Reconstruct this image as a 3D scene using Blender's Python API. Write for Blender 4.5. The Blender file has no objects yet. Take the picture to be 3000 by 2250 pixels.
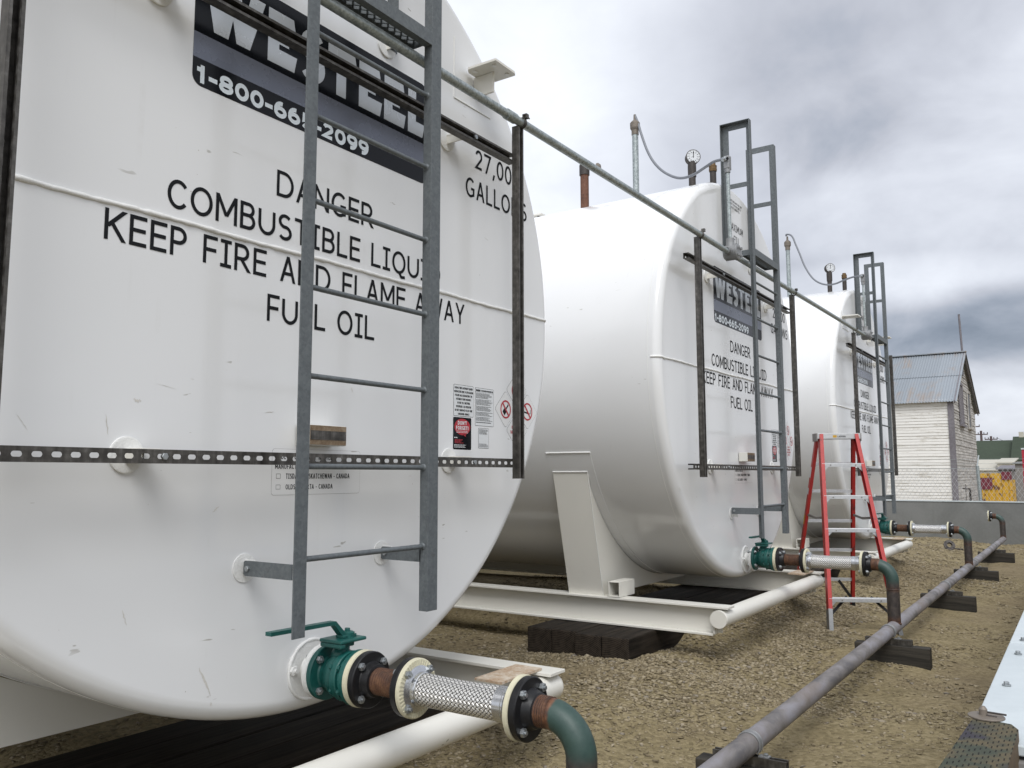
import bpy, math, random
import numpy as np
from mathutils import Vector, Matrix
PI = math.pi
SC = bpy.context.scene
COL = SC.collection
R_ = random.Random(7)

# ------------------------------------------------------------------ camera
CAM = Vector((-2.06735, -2.37342, 0.27596))
YAW, PIT, ROL, FOC = 0.596160269, 0.107907982, -0.001400584, 2456.184
fw = Vector((math.cos(PIT)*math.cos(YAW), math.cos(PIT)*math.sin(YAW), math.sin(PIT)))
rt = Vector((math.sin(YAW), -math.cos(YAW), 0)); up = rt.cross(fw)
rt2 = math.cos(ROL)*rt + math.sin(ROL)*up; up2 = -math.sin(ROL)*rt + math.cos(ROL)*up
cd = bpy.data.cameras.new('camera'); cam = bpy.data.objects.new('camera', cd); COL.objects.link(cam)
m = Matrix((rt2, up2, -fw)).transposed().to_4x4(); m.translation = CAM
cam.matrix_world = m
cd.sensor_fit = 'HORIZONTAL'; cd.sensor_width = 36; cd.lens = 36*FOC/3000
cd.clip_start = 0.05; cd.clip_end = 3000
SC.camera = cam
SC.view_settings.view_transform = 'Standard'; SC.view_settings.look = 'None'
SC.view_settings.exposure = 0.48; SC.view_settings.gamma = 1

# ------------------------------------------------------------------ node helpers
class N:
    def __init__(s, tree): s.t = tree
    def add(s, typ, **kw):
        n = s.t.nodes.new(typ)
        for k, v in kw.items():
            if k == 'ins':
                for i, x in v.items(): s.put(n, i, x)
            else: setattr(n, k, v)
        return n
    def put(s, n, i, x):
        if isinstance(x, bpy.types.NodeSocket): s.t.links.new(x, n.inputs[i])
        elif isinstance(x, bpy.types.Node): s.t.links.new(x.outputs[0], n.inputs[i])
        else: n.inputs[i].default_value = x
    def math(s, op, a, b=0.0, c=0.0, clamp=False):
        n = s.add('ShaderNodeMath', operation=op, use_clamp=clamp)
        s.put(n, 0, a); s.put(n, 1, b); s.put(n, 2, c)
        return n.outputs[0]
    def noise(s, vec, scale, detail=4, rough=.55, dist=0.0, dim='3D'):
        n = s.add('ShaderNodeTexNoise', noise_dimensions=dim)
        s.put(n, 'Scale', scale); s.put(n, 'Detail', detail); s.put(n, 'Roughness', rough); s.put(n, 'Distortion', dist)
        if vec is not None: s.put(n, 'Vector', vec)
        return n.outputs[0]
    def ramp(s, fac, stops, interp='LINEAR'):
        n = s.add('ShaderNodeValToRGB'); cr = n.color_ramp; cr.interpolation = interp
        while len(cr.elements) < len(stops): cr.elements.new(.5)
        for e, (p, c) in zip(cr.elements, stops):
            e.position = p; e.color = c if len(c) == 4 else (*c, 1)
        s.put(n, 0, fac); return n.outputs[0]
    def mix(s, fac, a, b, typ='MIX'):
        n = s.add('ShaderNodeMix', data_type='RGBA', blend_type=typ)
        s.put(n, 0, fac); s.put(n, 6, a if isinstance(a, (bpy.types.NodeSocket, bpy.types.Node)) else (*a, 1)[:4])
        s.put(n, 7, b if isinstance(b, (bpy.types.NodeSocket, bpy.types.Node)) else (*b, 1)[:4])
        return n.outputs[2]
    def mapv(s, vec, scale=(1, 1, 1), loc=(0, 0, 0), rot=(0, 0, 0)):
        n = s.add('ShaderNodeMapping'); s.put(n, 0, vec); n.inputs[1].default_value = loc; n.inputs[2].default_value = rot; n.inputs[3].default_value = scale
        return n.outputs[0]
    def step(s, x, lo, hi):
        n = s.add('ShaderNodeMapRange', interpolation_type='SMOOTHSTEP', clamp=True)
        s.put(n, 0, x); s.put(n, 1, lo); s.put(n, 2, hi); return n.outputs[0]
    def bump(s, h, strength=.3, dist=.01, normal=None):
        n = s.add('ShaderNodeBump'); s.put(n, 'Strength', strength); s.put(n, 'Distance', dist); s.put(n, 'Height', h)
        if normal is not None: s.put(n, 'Normal', normal)
        return n.outputs[0]

# ------------------------------------------------------------------ world: overcast sky with clouds
W = bpy.data.worlds.new('World'); SC.world = W; W.use_nodes = True
wt = W.node_tree; wt.nodes.clear(); n = N(wt)
SUN_EL, SUN_AZ = math.radians(52), math.radians(212)      # azimuth measured from +X towards +Y
out = n.add('ShaderNodeOutputWorld'); bg = n.add('ShaderNodeBackground'); bg.inputs[1].default_value = 0.1
wt.links.new(bg.outputs[0], out.inputs[0])
tc = n.add('ShaderNodeTexCoord').outputs['Generated']
sky = n.add('ShaderNodeTexSky', sky_type='NISHITA', sun_disc=False, sun_elevation=SUN_EL, sun_rotation=PI/2-SUN_AZ, dust_density=2.0)
sep = n.add('ShaderNodeSeparateXYZ'); wt.links.new(tc, sep.inputs[0])
zc = n.math('MAXIMUM', sep.outputs[2], 0.0)
# cloud layer coordinates: direction flattened on to a plane overhead
den = n.math('ADD', zc, 0.38)
cx = n.math('DIVIDE', sep.outputs[0], den); cy = n.math('DIVIDE', sep.outputs[1], den)
cmb = n.add('ShaderNodeCombineXYZ'); n.put(cmb, 0, cx); n.put(cmb, 1, cy)
n1 = n.noise(cmb.outputs[0], 1.25, 5, .5, .5)
n2 = n.noise(n.mapv(cmb.outputs[0], loc=(5, 3, 1)), 3.6, 5, .55, .4)
def blob(d, w, wz=None, edge=0.0):
    """soft patch of cloud round direction d; w, wz: angular half widths"""
    d = Vector(d).normalized(); wz = wz or w
    h = Vector((d.y, -d.x, 0)).normalized(); v = h.cross(d)
    def dot(a):
        q = n.add('ShaderNodeVectorMath', operation='DOT_PRODUCT'); n.put(q, 0, tc); q.inputs[1].default_value = a; return q.outputs['Value']
    a = n.math('DIVIDE', dot(h), w); b = n.math('DIVIDE', dot(v), wz)
    front = n.math('GREATER_THAN', dot(d), 0.0)
    r2 = n.math('ADD', n.math('MULTIPLY', a, a), n.math('MULTIPLY', b, b))
    r2 = n.math('ADD', r2, n.math('MULTIPLY', n.math('SUBTRACT', n1, .5), 1.6))
    r2 = n.math('ADD', r2, n.math('MULTIPLY', n.math('SUBTRACT', n2, .5), 1.0))
    return n.math('MULTIPLY', n.math('SUBTRACT', 1.0, n.step(r2, 0.0, 1.5)), front)
n3 = n.noise(n.mapv(cmb.outputs[0], loc=(1, 8, 2)), 9.0, 4, .6, .3)
base = n.math('ADD', .60, n.math('MULTIPLY', n.math('SUBTRACT', n1, .5), .60))
base = n.math('ADD', base, n.math('MULTIPLY', n.math('SUBTRACT', n2, .5), .46))
base = n.math('ADD', base, n.math('MULTIPLY', n.math('SUBTRACT', n3, .5), .12))
val = base
for d, w, wz, amt in (((.72, .50, .50), .24, .30, .17), ((.66, .62, .44), .4, .3, .12), ((.78, .45, .36), .10, .14, .08),
                      ((.855, .29, .41), .28, .11, -.13), ((.93, .08, .36), .16, .06, -.08), ((.92, .25, .27), .2, .035, .05), ((.985, .06, .155), .26, .040, -.24),
                      ((.97, .16, .205), .14, .030, .16), ((.995, .07, .066), .40, .030, .12), ((1, .0, .02), .5, .02, -.06)):
    val = n.math('ADD', val, n.math('MULTIPLY', blob(d, w, wz), amt))
# the cloud behind the camera, towards the hidden sun, is brighter
dsun = n.add('ShaderNodeVectorMath', operation='DOT_PRODUCT'); n.put(dsun, 0, tc); dsun.inputs[1].default_value = (math.cos(SUN_AZ)*.68, math.sin(SUN_AZ)*.68, .73)
val = n.math('ADD', val, n.math('MULTIPLY', n.step(dsun.outputs['Value'], 0.15, 1.0), .55))
val = n.math('MAXIMUM', val, .16)
tint = n.ramp(val, [(0.15, (.74, .90, 1.16)), (.5, (.92, .96, 1.075)), (.9, (.95, .985, 1.05)), (1., (.955, .985, 1.04))])
cc = n.mix(1.0, tint, n.add('ShaderNodeCombineColor', ins={0: val, 1: val, 2: val}).outputs[0], 'MULTIPLY')
sc_ = n.add('ShaderNodeVectorMath', operation='SCALE'); n.put(sc_, 0, cc); sc_.inputs['Scale'].default_value = 8.8
mixc = n.mix(.93, sky.outputs[0], sc_.outputs[0])
# below the horizon: dull ground light
low = n.step(sep.outputs[2], -0.03, 0.0)
mixg = n.mix(low, (1.6, 1.45, 1.15), mixc)
wt.links.new(mixg, bg.inputs[0])

sd = bpy.data.lights.new('sun', 'SUN'); sd.energy = 1.5; sd.angle = math.radians(30); sd.color = (1, .985, .97)
so = bpy.data.objects.new('sun', sd); COL.objects.link(so)
so.rotation_euler = Vector((math.cos(SUN_EL)*math.cos(SUN_AZ), math.cos(SUN_EL)*math.sin(SUN_AZ), math.sin(SUN_EL))).to_track_quat('Z', 'Y').to_euler()

# ------------------------------------------------------------------ materials
def mat(name):
    m = bpy.data.materials.new(name); m.use_nodes = True
    t = m.node_tree; t.nodes.clear(); k = N(t)
    o = k.add('ShaderNodeOutputMaterial'); p = k.add('ShaderNodeBsdfPrincipled'); t.links.new(p.outputs[0], o.inputs[0])
    return m, k, p
def objc(k, rnd=False):
    o = k.add('ShaderNodeTexCoord').outputs['Object']
    if not rnd: return o
    r = k.math('MULTIPLY', k.add('ShaderNodeObjectInfo').outputs['Random'], 37.0); a = k.add('ShaderNodeVectorMath', operation='ADD'); k.put(a, 0, o)
    cb = k.add('ShaderNodeCombineXYZ', ins={0: r, 1: r, 2: r}); k.put(a, 1, cb.outputs[0]); return a.outputs[0]
def geoc(k): return k.add('ShaderNodeNewGeometry').outputs['Position']
def simple(name, col, rough=.5, metal=0.0, var=.15, scale=20, bump=.1, bdist=.002, detail=5, coat=0.0):
    m, k, p = mat(name); v = objc(k, True)
    a = k.noise(v, scale, detail, .6); b = k.noise(v, scale*.17, 3, .5)
    c1 = tuple(x*(1-var) for x in col); c2 = tuple(min(1, x*(1+var)) for x in col)
    f = k.math('ADD', k.math('MULTIPLY', a, .6), k.math('MULTIPLY', b, .4))
    k.put(p, 'Base Color', k.ramp(f, [(.32, c1), (.68, c2)]))
    k.put(p, 'Roughness', k.math('ADD', rough-.08, k.math('MULTIPLY', a, .16))); k.put(p, 'Metallic', metal)
    if coat: k.put(p, 'Coat Weight', coat); k.put(p, 'Coat Roughness', .12)
    k.put(p, 'Normal', k.bump(a, bump, bdist))
    return m
M = {}
def tank_paint(name, col, rough, dirt=1.0):
    m, k, p = mat(name); v = objc(k, True)
    big = k.noise(v, 1.1, 4, .5); mid = k.noise(v, 7, 5, .6)
    c = k.mix(k.ramp(big, [(.35, (0, 0, 0)), (.7, (1, 1, 1))]), tuple(x*.975 for x in col), col)
    # faint runs of grime
    run = k.noise(k.mapv(v, scale=(22, 22, 1.1)), 1, 4, .6)
    runm = k.math('MULTIPLY', k.step(run, .60, .80), k.step(mid, .45, .75))
    c = k.mix(k.math('MULTIPLY', runm, .22*dirt), c, (.42, .40, .34))
    # scuffs: small short marks
    sn = k.noise(k.mapv(v, scale=(9, 9, 30), rot=(0, .5, .3)), 1.3, 2, .5, .3); s2 = k.noise(k.mapv(v, loc=(3, 7, 1)), 2.3, 2, .5)
    scf = k.math('MULTIPLY', k.step(sn, .715, .745), k.step(s2, .55, .62))
    c = k.mix(k.math('MULTIPLY', scf, .75*dirt), c, (.33, .31, .27))
    sp = k.noise(v, 48, 2, .5); c = k.mix(k.math('MULTIPLY', k.math('MULTIPLY', k.step(sp, .775, .80), k.step(s2, .5, .6)), .6*dirt), c, (.22, .18, .13))
    k.put(p, 'Base Color', c)
    k.put(p, 'Roughness', k.math('ADD', rough, k.math('MULTIPLY', mid, .07)))
    k.put(p, 'Specular IOR Level', .75)
    wob = k.math('ADD', k.math('MULTIPLY', k.noise(v, 2.2, 2, .4), 1.0), k.math('MULTIPLY', k.noise(v, 160, 2, .5), .012))
    k.put(p, 'Normal', k.bump(wob, .10, .03))
    return m
M['tank'] = tank_paint('tank_white_paint', (.745, .75, .75), .13)
M['skid'] = tank_paint('skid_white_paint', (.70, .685, .63), .34, 1.8)
M['scuff'] = simple('grime_scuff', (.56, .54, .50), .6, 0, .15, 90, 0)
M['weld'] = simple('white_weld_bead', (.74, .74, .72), .40, 0, .05, 120, .6, .004)

def galv(name, lo, hi, rough=.5, metal=.55, scale=26):
    m, k, p = mat(name); v = objc(k, True)
    vo = k.add('ShaderNodeTexVoronoi'); k.put(vo, 'Vector', v); k.put(vo, 'Scale', scale*3)
    a = k.noise(v, scale, 6, .65); b = k.noise(v, scale*6, 3, .6)
    f = k.math('ADD', k.math('MULTIPLY', a, .75), k.math('MULTIPLY', k.add('ShaderNodeSeparateColor', ins={0: vo.outputs['Color']}).outputs[0], .25))
    c = k.ramp(f, [(.3, lo), (.65, hi)])
    c = k.mix(k.math('MULTIPLY', k.step(b, .66, .74), .3), c, tuple(min(1, x*1.5) for x in hi))
    c = k.mix(k.math('MULTIPLY', k.step(k.noise(v, scale*.5, 4, .6), .66, .74), .35), c, (.06, .055, .05))
    k.put(p, 'Base Color', c); k.put(p, 'Metallic', metal); k.put(p, 'Roughness', k.math('ADD', rough-.1, k.math('MULTIPLY', a, .25)))
    k.put(p, 'Normal', k.bump(k.math('ADD', a, k.math('MULTIPLY', b, .6)), .25, .0015))
    return m
M['galv'] = galv('galvanised_ladder_steel', (.098, .110, .117), (.140, .156, .164), .58, .3, 34)
M['conduit'] = galv('galvanised_conduit', (.20, .23, .23), (.42, .46, .46), .42, .6, 40)
M['cast'] = simple('cast_aluminium_fitting', (.24, .245, .25), .5, .35, .12, 60, .3, .002)
M['strut'] = galv('plain_strut_steel', (.045, .042, .038), (.17, .16, .15), .42, .55, 14)
def lowspec(name, s):
    for n_ in M[name].node_tree.nodes:
        if n_.type == 'BSDF_PRINCIPLED': n_.inputs['Specular IOR Level'].default_value = s
def strutm():
    m, k, p = mat('oily_strut_steel'); v = objc(k)
    s = k.noise(k.mapv(v, scale=(40, 40, 2.5)), 1, 5, .6); s2 = k.noise(k.mapv(v, scale=(2.5, 40, 40)), 1, 5, .6)
    a = k.noise(v, 30, 5, .6)
    f = k.math('ADD', k.math('MULTIPLY', s, .4), k.math('ADD', k.math('MULTIPLY', s2, .25), k.math('MULTIPLY', a, .35)))
    k.put(p, 'Base Color', k.ramp(f, [(.36, (.032, .030, .027)), (.52, (.095, .089, .081)), (.68, (.22, .21, .195))]))
    k.put(p, 'Metallic', .6); k.put(p, 'Roughness', k.math('ADD', .3, k.math('MULTIPLY', a, .25)))
    k.put(p, 'Normal', k.bump(a, .15, .001)); return m
M['strut'] = strutm()
M['black'] = simple('black_flange_paint', (.012, .012, .013), .38, 0, .3, 60, .35, .002)
M['green'] = simple('green_valve_paint', (.007, .078, .068), .42, 0, .22, 70, .4, .0015)
M['cream'] = simple('cream_flange_tape', (.56, .53, .39), .6, 0, .10, 60, .4, .002)
M['bolt'] = simple('zinc_bolt', (.34, .36, .37), .35, .75, .2, 90, .1, .001)
M['chrome'] = simple('bright_steel_collar', (.55, .56, .58), .22, .9, .12, 40, .1, .001)
def rustm(name, a_, b_, c_):
    m, k, p = mat(name); v = objc(k, True); a = k.noise(v, 45, 8, .7); b = k.noise(v, 9, 4, .6)
    f = k.math('ADD', k.math('MULTIPLY', a, .6), k.math('MULTIPLY', b, .4))
    k.put(p, 'Base Color', k.ramp(f, [(.36, a_), (.5, b_), (.66, c_)])); k.put(p, 'Roughness', .75)
    k.put(p, 'Normal', k.bump(a, .7, .003)); return m
M['rust'] = rustm('rusty_steel', (.028, .015, .010), (.075, .032, .016), (.16, .078, .036))
M['stepplate'] = rustm('heat_stained_plate', (.30, .17, .09), (.42, .33, .24), (.62, .58, .50))
M['rustface'] = rustm('rust_stained_bracket', (.09, .055, .03), (.20, .14, .085), (.30, .24, .17))
M['rustpipe'] = rustm('red_oxide_pipe', (.05, .024, .016), (.115, .048, .026), (.17, .08, .05))
M['darkpipe'] = simple('dark_iron_pipe', (.045, .038, .034), .55, .2, .35, 40, .4, .002)
M['brass'] = simple('brass_cap', (.15, .095, .045), .42, .6, .3, 60, .2, .001)
M['bronze'] = simple('bronze_vent_cap', (.17, .145, .12), .55, .25, .2, 40, .2, .001)
M['cable'] = simple('grey_flexible_conduit', (.17, .18, .20), .55, 0, .1, 60, .2, .001)
M['white'] = simple('gauge_white_face', (.58, .60, .62), .4, 0, .03, 20, 0)
M['ink'] = simple('black_lettering_vinyl', (.010, .011, .013), .62, 0, .1, 30, 0)
M['panelblack'] = simple('black_sticker', (.005, .006, .008), .20, 0, .15, 8, 0)
M['silver'] = simple('silver_lettering', (.50, .53, .56), .26, .25, .04, 8, 0)
M['bluegrey'] = simple('blue_grey_sticker_band', (.17, .185, .23), .28, .3, .06, 6, 0)
M['phone'] = simple('pale_phone_digits', (.68, .74, .78), .35, 0, .03, 10, 0)
M['redink'] = simple('red_sign_ink', (.42, .022, .035), .4, 0, .08, 30, 0)
M['sticker'] = simple('white_sticker', (.70, .72, .73), .3, 0, .03, 10, 0)
M['clearst'] = simple('clear_sticker', (.72, .72, .71), .16, 0, .02, 10, 0)
M['alu'] = simple('aluminium_step', (.50, .51, .52), .4, .45, .14, 50, .15, .001)
M['plastic'] = simple('grey_plastic_cap', (.22, .21, .20), .55, 0, .3, 50, .3, .001)
M['caulk'] = simple('dark_rubber', (.02, .02, .022), .6, 0, .2, 60, .2)
M['dial'] = M['white']
M['blackmark'] = M['ink']
def redfg():
    m, k, p = mat('red_fibreglass'); v = objc(k)
    a = k.noise(v, 10, 6, .65, .4); st = k.noise(k.mapv(v, scale=(90, 90, 6)), 1, 4, .6)
    c = k.ramp(st, [(.3, (.33, .018, .017)), (.7, (.43, .030, .026))])
    c = k.mix(k.math('MULTIPLY', k.step(a, .60, .68), .8), c, (.06, .022, .022))
    k.put(p, 'Base Color', c); k.put(p, 'Roughness', .42); k.put(p, 'Normal', k.bump(st, .2, .001)); return m
M['red'] = redfg()
def elbowm():
    m, k, p = mat('green_and_rust_elbow_paint'); v = objc(k)
    s = k.add('ShaderNodeSeparateXYZ'); k.put(s, 0, v)
    a = k.noise(v, 30, 6, .65); b = k.noise(v, 7, 4, .6)
    rust = k.ramp(a, [(.35, (.040, .020, .014)), (.5, (.095, .038, .018)), (.66, (.18, .08, .038))])
    dark = k.ramp(a, [(.35, (.024, .021, .021)), (.65, (.066, .053, .046))])
    grn = k.ramp(a, [(.3, (.022, .050, .043)), (.7, (.036, .070, .059))])
    # the green coat covers the bend only; local origin is the riser foot
    j = k.math('MULTIPLY', k.math('SUBTRACT', b, .5), .05)
    y = k.math('ADD', s.outputs[1], j); z = k.math('ADD', s.outputs[2], j)
    g = k.math('MULTIPLY', k.math('SUBTRACT', 1.0, k.step(y, .085, .105)), k.step(z, .30, .36))
    c = k.mix(g, dark, grn)
    c = k.mix(k.step(y, .082, .094), c, rust)
    c = k.mix(k.math('MULTIPLY', k.math('SUBTRACT', 1.0, k.step(k.math('ABSOLUTE', k.math('SUBTRACT', z, .275)), .004, .03)), .45), c, rust)
    c = k.mix(k.math('MULTIPLY', k.math('SUBTRACT', 1.0, k.step(z, .03, .09)), .7), c, rust)
    k.put(p, 'Base Color', c); k.put(p, 'Roughness', .5); k.put(p, 'Normal', k.bump(a, .35, .002)); return m
M['elbow'] = elbowm()
def mainpipe():
    m, k, p = mat('blotchy_primed_pipe'); v = objc(k)
    a = k.noise(k.mapv(v, scale=(3.2, 7, 7)), 1, 5, .62, .5); b = k.noise(v, 50, 5, .6); cc = k.noise(k.mapv(v, scale=(1.2, 5, 5), loc=(4, 0, 0)), 1, 4, .6)
    c = k.ramp(a, [(.36, (.085, .080, .085)), (.46, (.155, .142, .137)), (.55, (.20, .188, .20)), (.68, (.235, .235, .265))])
    c = k.mix(k.math('MULTIPLY', k.step(cc, .56, .66), .45), c, (.17, .13, .105))
    c = k.mix(k.math('MULTIPLY', b, .22), c, (.30, .29, .28))
    k.put(p, 'Base Color', c); k.put(p, 'Roughness', .62); k.put(p, 'Normal', k.bump(b, .3, .0015)); return m
M['pipe'] = mainpipe()
def braidm():
    m, k, p = mat('braided_stainless_sleeve')
    uv = k.add('ShaderNodeUVMap').outputs[0]; s = k.add('ShaderNodeSeparateXYZ'); k.put(s, 0, uv)
    # u runs once round, v in metres along; two families of wire bands cross
    NB, PITCH = 22, .0165
    u = k.math('MULTIPLY', s.outputs[0], NB); v = k.math('DIVIDE', s.outputs[1], PITCH)
    a = k.math('ADD', u, v); b = k.math('SUBTRACT', u, v)
    fa = k.math('FRACT', k.math('MULTIPLY', a, .5)); fb = k.math('FRACT', k.math('MULTIPLY', b, .5))
    ia = k.math('FLOOR', a); ib = k.math('FLOOR', b)
    ch = k.math('FLOORED_MODULO', k.math('ADD', ia, ib), 2.0)
    la = k.math('ABSOLUTE', k.math('SUBTRACT', k.math('FRACT', a), .5)); lb = k.math('ABSOLUTE', k.math('SUBTRACT', k.math('FRACT', b), .5))
    ha = k.math('SUBTRACT', 1.0, k.step(la, .22, .46)); hb = k.math('SUBTRACT', 1.0, k.step(lb, .22, .46))
    sel = k.add('ShaderNodeMix', data_type='FLOAT'); k.put(sel, 0, ch); k.put(sel, 2, ha); k.put(sel, 3, hb)
    h = sel.outputs[0]
    col = k.ramp(h, [(.0, (.012, .011, .010)), (.4, (.13, .125, .12)), (.85, (.86, .85, .83))])
    k.put(p, 'Base Color', col); k.put(p, 'Metallic', .75); k.put(p, 'Roughness', .36)
    k.put(p, 'Normal', k.bump(h, .9, .0025)); return m
M['braid'] = braidm()
def woodm(name, lo, hi, rings=False, axis=0):
    m, k, p = mat(name); v = objc(k)
    sc = [30, 30, 30]; sc[axis] = 2.0
    a = k.noise(k.mapv(v, scale=tuple(sc)), 1, 6, .62, .4); b = k.noise(v, 55, 4, .6)
    c = k.ramp(a, [(.35, lo), (.66, hi)])
    h = k.math('ADD', a, k.math('MULTIPLY', b, .3))
    if rings:
        g = k.add('ShaderNodeTexWave', wave_type='RINGS', rings_direction='X'); k.put(g, 'Vector', k.mapv(v, loc=(0, -.05, .06))); k.put(g, 'Scale', 26); k.put(g, 'Distortion', 1.4); k.put(g, 'Detail', 2)
        nx = k.add('ShaderNodeSeparateXYZ'); k.put(nx, 0, k.add('ShaderNodeNewGeometry').outputs['Normal'])
        e = k.math('GREATER_THAN', k.math('ABSOLUTE', nx.outputs[axis]), .8)
        c = k.mix(k.math('MULTIPLY', e, k.math('MULTIPLY', g.outputs[1], .55)), c, tuple(x*2.2 for x in hi))
    k.put(p, 'Base Color', c); k.put(p, 'Roughness', .7); k.put(p, 'Normal', k.bump(h, .6, .004)); return m
M['timber'] = woodm('creosoted_timber', (.006, .005, .0042), (.034, .027, .021), True)
M['block'] = woodm('dark_treated_block', (.020, .019, .017), (.06, .054, .045), False, 1)
def beamm():
    m, k, p = mat('incised_treated_timber'); v = objc(k)
    s = k.add('ShaderNodeSeparateXYZ'); k.put(s, 0, v)
    b = k.noise(v, 5.5, 5, .6); g = k.noise(k.mapv(v, scale=(6, 70, 70)), 1, 5, .6)
    c = k.ramp(b, [(.36, (.030, .042, .036)), (.47, (.048, .058, .044)), (.54, (.11, .088, .052)), (.59, (.055, .056, .042)), (.65, (.035, .033, .050))])
    c = k.mix(k.math('MULTIPLY', g, .4), c, (.085, .078, .055))
    # staggered incision slots along the grain
    ux = k.math('DIVIDE', s.outputs[0], .034); vy = k.math('DIVIDE', s.outputs[1], .0085)
    row = k.math('FLOOR', vy); ux2 = k.math('ADD', ux, k.math('MULTIPLY', k.math('FLOORED_MODULO', row, 3.0), .36))
    fx = k.math('ABSOLUTE', k.math('SUBTRACT', k.math('FRACT', ux2), .5)); fy = k.math('ABSOLUTE', k.math('SUBTRACT', k.math('FRACT', vy), .5))
    slot = k.math('MULTIPLY', k.math('SUBTRACT', 1.0, k.step(fx, .17, .25)), k.math('SUBTRACT', 1.0, k.step(fy, .07, .17)))
    nz = k.add('ShaderNodeSeparateXYZ'); k.put(nz, 0, k.add('ShaderNodeNewGeometry').outputs['Normal'])
    slot = k.math('MULTIPLY', slot, k.math('GREATER_THAN', nz.outputs[2], .6))
    c = k.mix(k.math('MULTIPLY', slot, .85), c, (.008, .008, .008))
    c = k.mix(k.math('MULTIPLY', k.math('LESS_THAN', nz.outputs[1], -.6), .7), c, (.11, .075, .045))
    k.put(p, 'Base Color', c); k.put(p, 'Roughness', .8)
    k.put(p, 'Normal', k.bump(k.math('SUBTRACT', k.math('MULTIPLY', g, .5), slot), .7, .004)); return m
M['beam'] = beamm()
def groundm():
    m, k, p = mat('tan_gravel'); v = geoc(k)
    a = k.noise(v, .55, 4, .6); b = k.noise(v, 3.5, 6, .65); c3 = k.noise(v, 34, 5, .7)
    vo = k.add('ShaderNodeTexVoronoi'); k.put(vo, 'Vector', v); k.put(vo, 'Scale', 42); k.put(vo, 'Randomness', 1.0)
    vc = k.add('ShaderNodeSeparateColor', ins={0: vo.outputs['Color']})
    f = k.math('ADD', k.math('MULTIPLY', b, .45), k.math('ADD', k.math('MULTIPLY', c3, .35), k.math('MULTIPLY', vc.outputs[0], .2)))
    c = k.ramp(f, [(.30, (.125, .100, .055)), (.5, (.225, .183, .102)), (.72, (.315, .262, .16))])
    c = k.mix(k.math('MULTIPLY', k.step(a, .50, .64), .4), c, (.17, .13, .085))
    k.put(p, 'Base Color', c); k.put(p, 'Roughness', .92)
    h = k.math('ADD', k.math('MULTIPLY', vo.outputs[0], -.6), k.math('ADD', c3, k.math('MULTIPLY', b, 1.2)))
    k.put(p, 'Normal', k.bump(h, .8, .014)); return m
M['ground'] = groundm()
def stonem():
    m, k, p = mat('broken_stone'); g = k.add('ShaderNodeNewGeometry')
    r = k.add('ShaderNodeAttribute', attribute_name='tone').outputs['Fac']
    b = k.noise(g.outputs['Position'], 60, 4, .6)
    c = k.ramp(r, [(0, (.13, .105, .066)), (.35, (.215, .176, .108)), (.7, (.285, .238, .152)), (.94, (.35, .30, .215)), (1, (.20, .18, .155))])
    c = k.mix(k.math('MULTIPLY', b, .3), c, (.18, .14, .09))
    k.put(p, 'Base Color', c); k.put(p, 'Roughness', .88); k.put(p, 'Normal', k.bump(b, .3, .003)); return m
M['stone'] = stonem()
def sheetm(name, lo, hi, rough=.5, metal=.3):
    m, k, p = mat(name); v = objc(k)
    a = k.noise(k.mapv(v, scale=(1, 1, 1)), 1.3, 5, .6, .5); b = k.noise(v, 24, 5, .6)
    f = k.math('ADD', k.math('MULTIPLY', a, .75), k.math('MULTIPLY', b, .25))
    k.put(p, 'Base Color', k.ramp(f, [(.36, lo), (.62, hi)])); k.put(p, 'Roughness', rough); k.put(p, 'Metallic', metal)
    k.put(p, 'Normal', k.bump(a, .2, .02)); return m
M['wall'] = sheetm('grey_wall_sheet', (.155, .16, .155), (.215, .22, .215), .5, .25)
M['cap'] = sheetm('pale_wall_cap_sheet', (.47, .52, .54), (.56, .61, .63), .42, .1)
def clap(name, lo, hi, dirt):
    m, k, p = mat(name); v = objc(k)
    s = k.add('ShaderNodeSeparateXYZ'); k.put(s, 0, v)
    row = k.math('FLOOR', k.math('DIVIDE', s.outputs[2], .086))
    rn = k.add('ShaderNodeTexWhiteNoise', noise_dimensions='1D'); k.put(rn, 'W', row)
    cb = k.add('ShaderNodeCombineXYZ'); k.put(cb, 0, k.math('MULTIPLY', s.outputs[0], .8)); k.put(cb, 1, k.math('MULTIPLY', s.outputs[1], .8)); k.put(cb, 2, k.math('MULTIPLY', row, 3.7))
    b = k.noise(cb.outputs[0], 1.6, 6, .7); st = k.noise(k.mapv(v, scale=(3, 3, 45)), 1, 5, .65)
    f = k.math('ADD', k.math('MULTIPLY', b, .5), k.math('MULTIPLY', st, .5))
    c = k.ramp(f, [(.36, lo), (.36+dirt, hi)])
    seam = k.math('FRACT', k.math('DIVIDE', s.outputs[2], .086))
    c = k.mix(k.math('MULTIPLY', k.math('LESS_THAN', seam, .07), .30), c, (.16, .15, .135))
    c = k.mix(k.math('MULTIPLY', rn.outputs[0], .14), c, (.30, .28, .24))
    k.put(p, 'Base Color', c); k.put(p, 'Roughness', .8); k.put(p, 'Normal', k.bump(st, .4, .01)); return m
M['clapw'] = clap('whitewashed_clapboard', (.42, .39, .33), (.72, .71, .68), .12)
M['clapg'] = clap('weathered_clapboard', (.15, .14, .13), (.54, .52, .49), .24)
M['trim'] = simple('weathered_corner_board', (.16, .15, .165), .8, 0, .3, 18, .3, .004)
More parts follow.
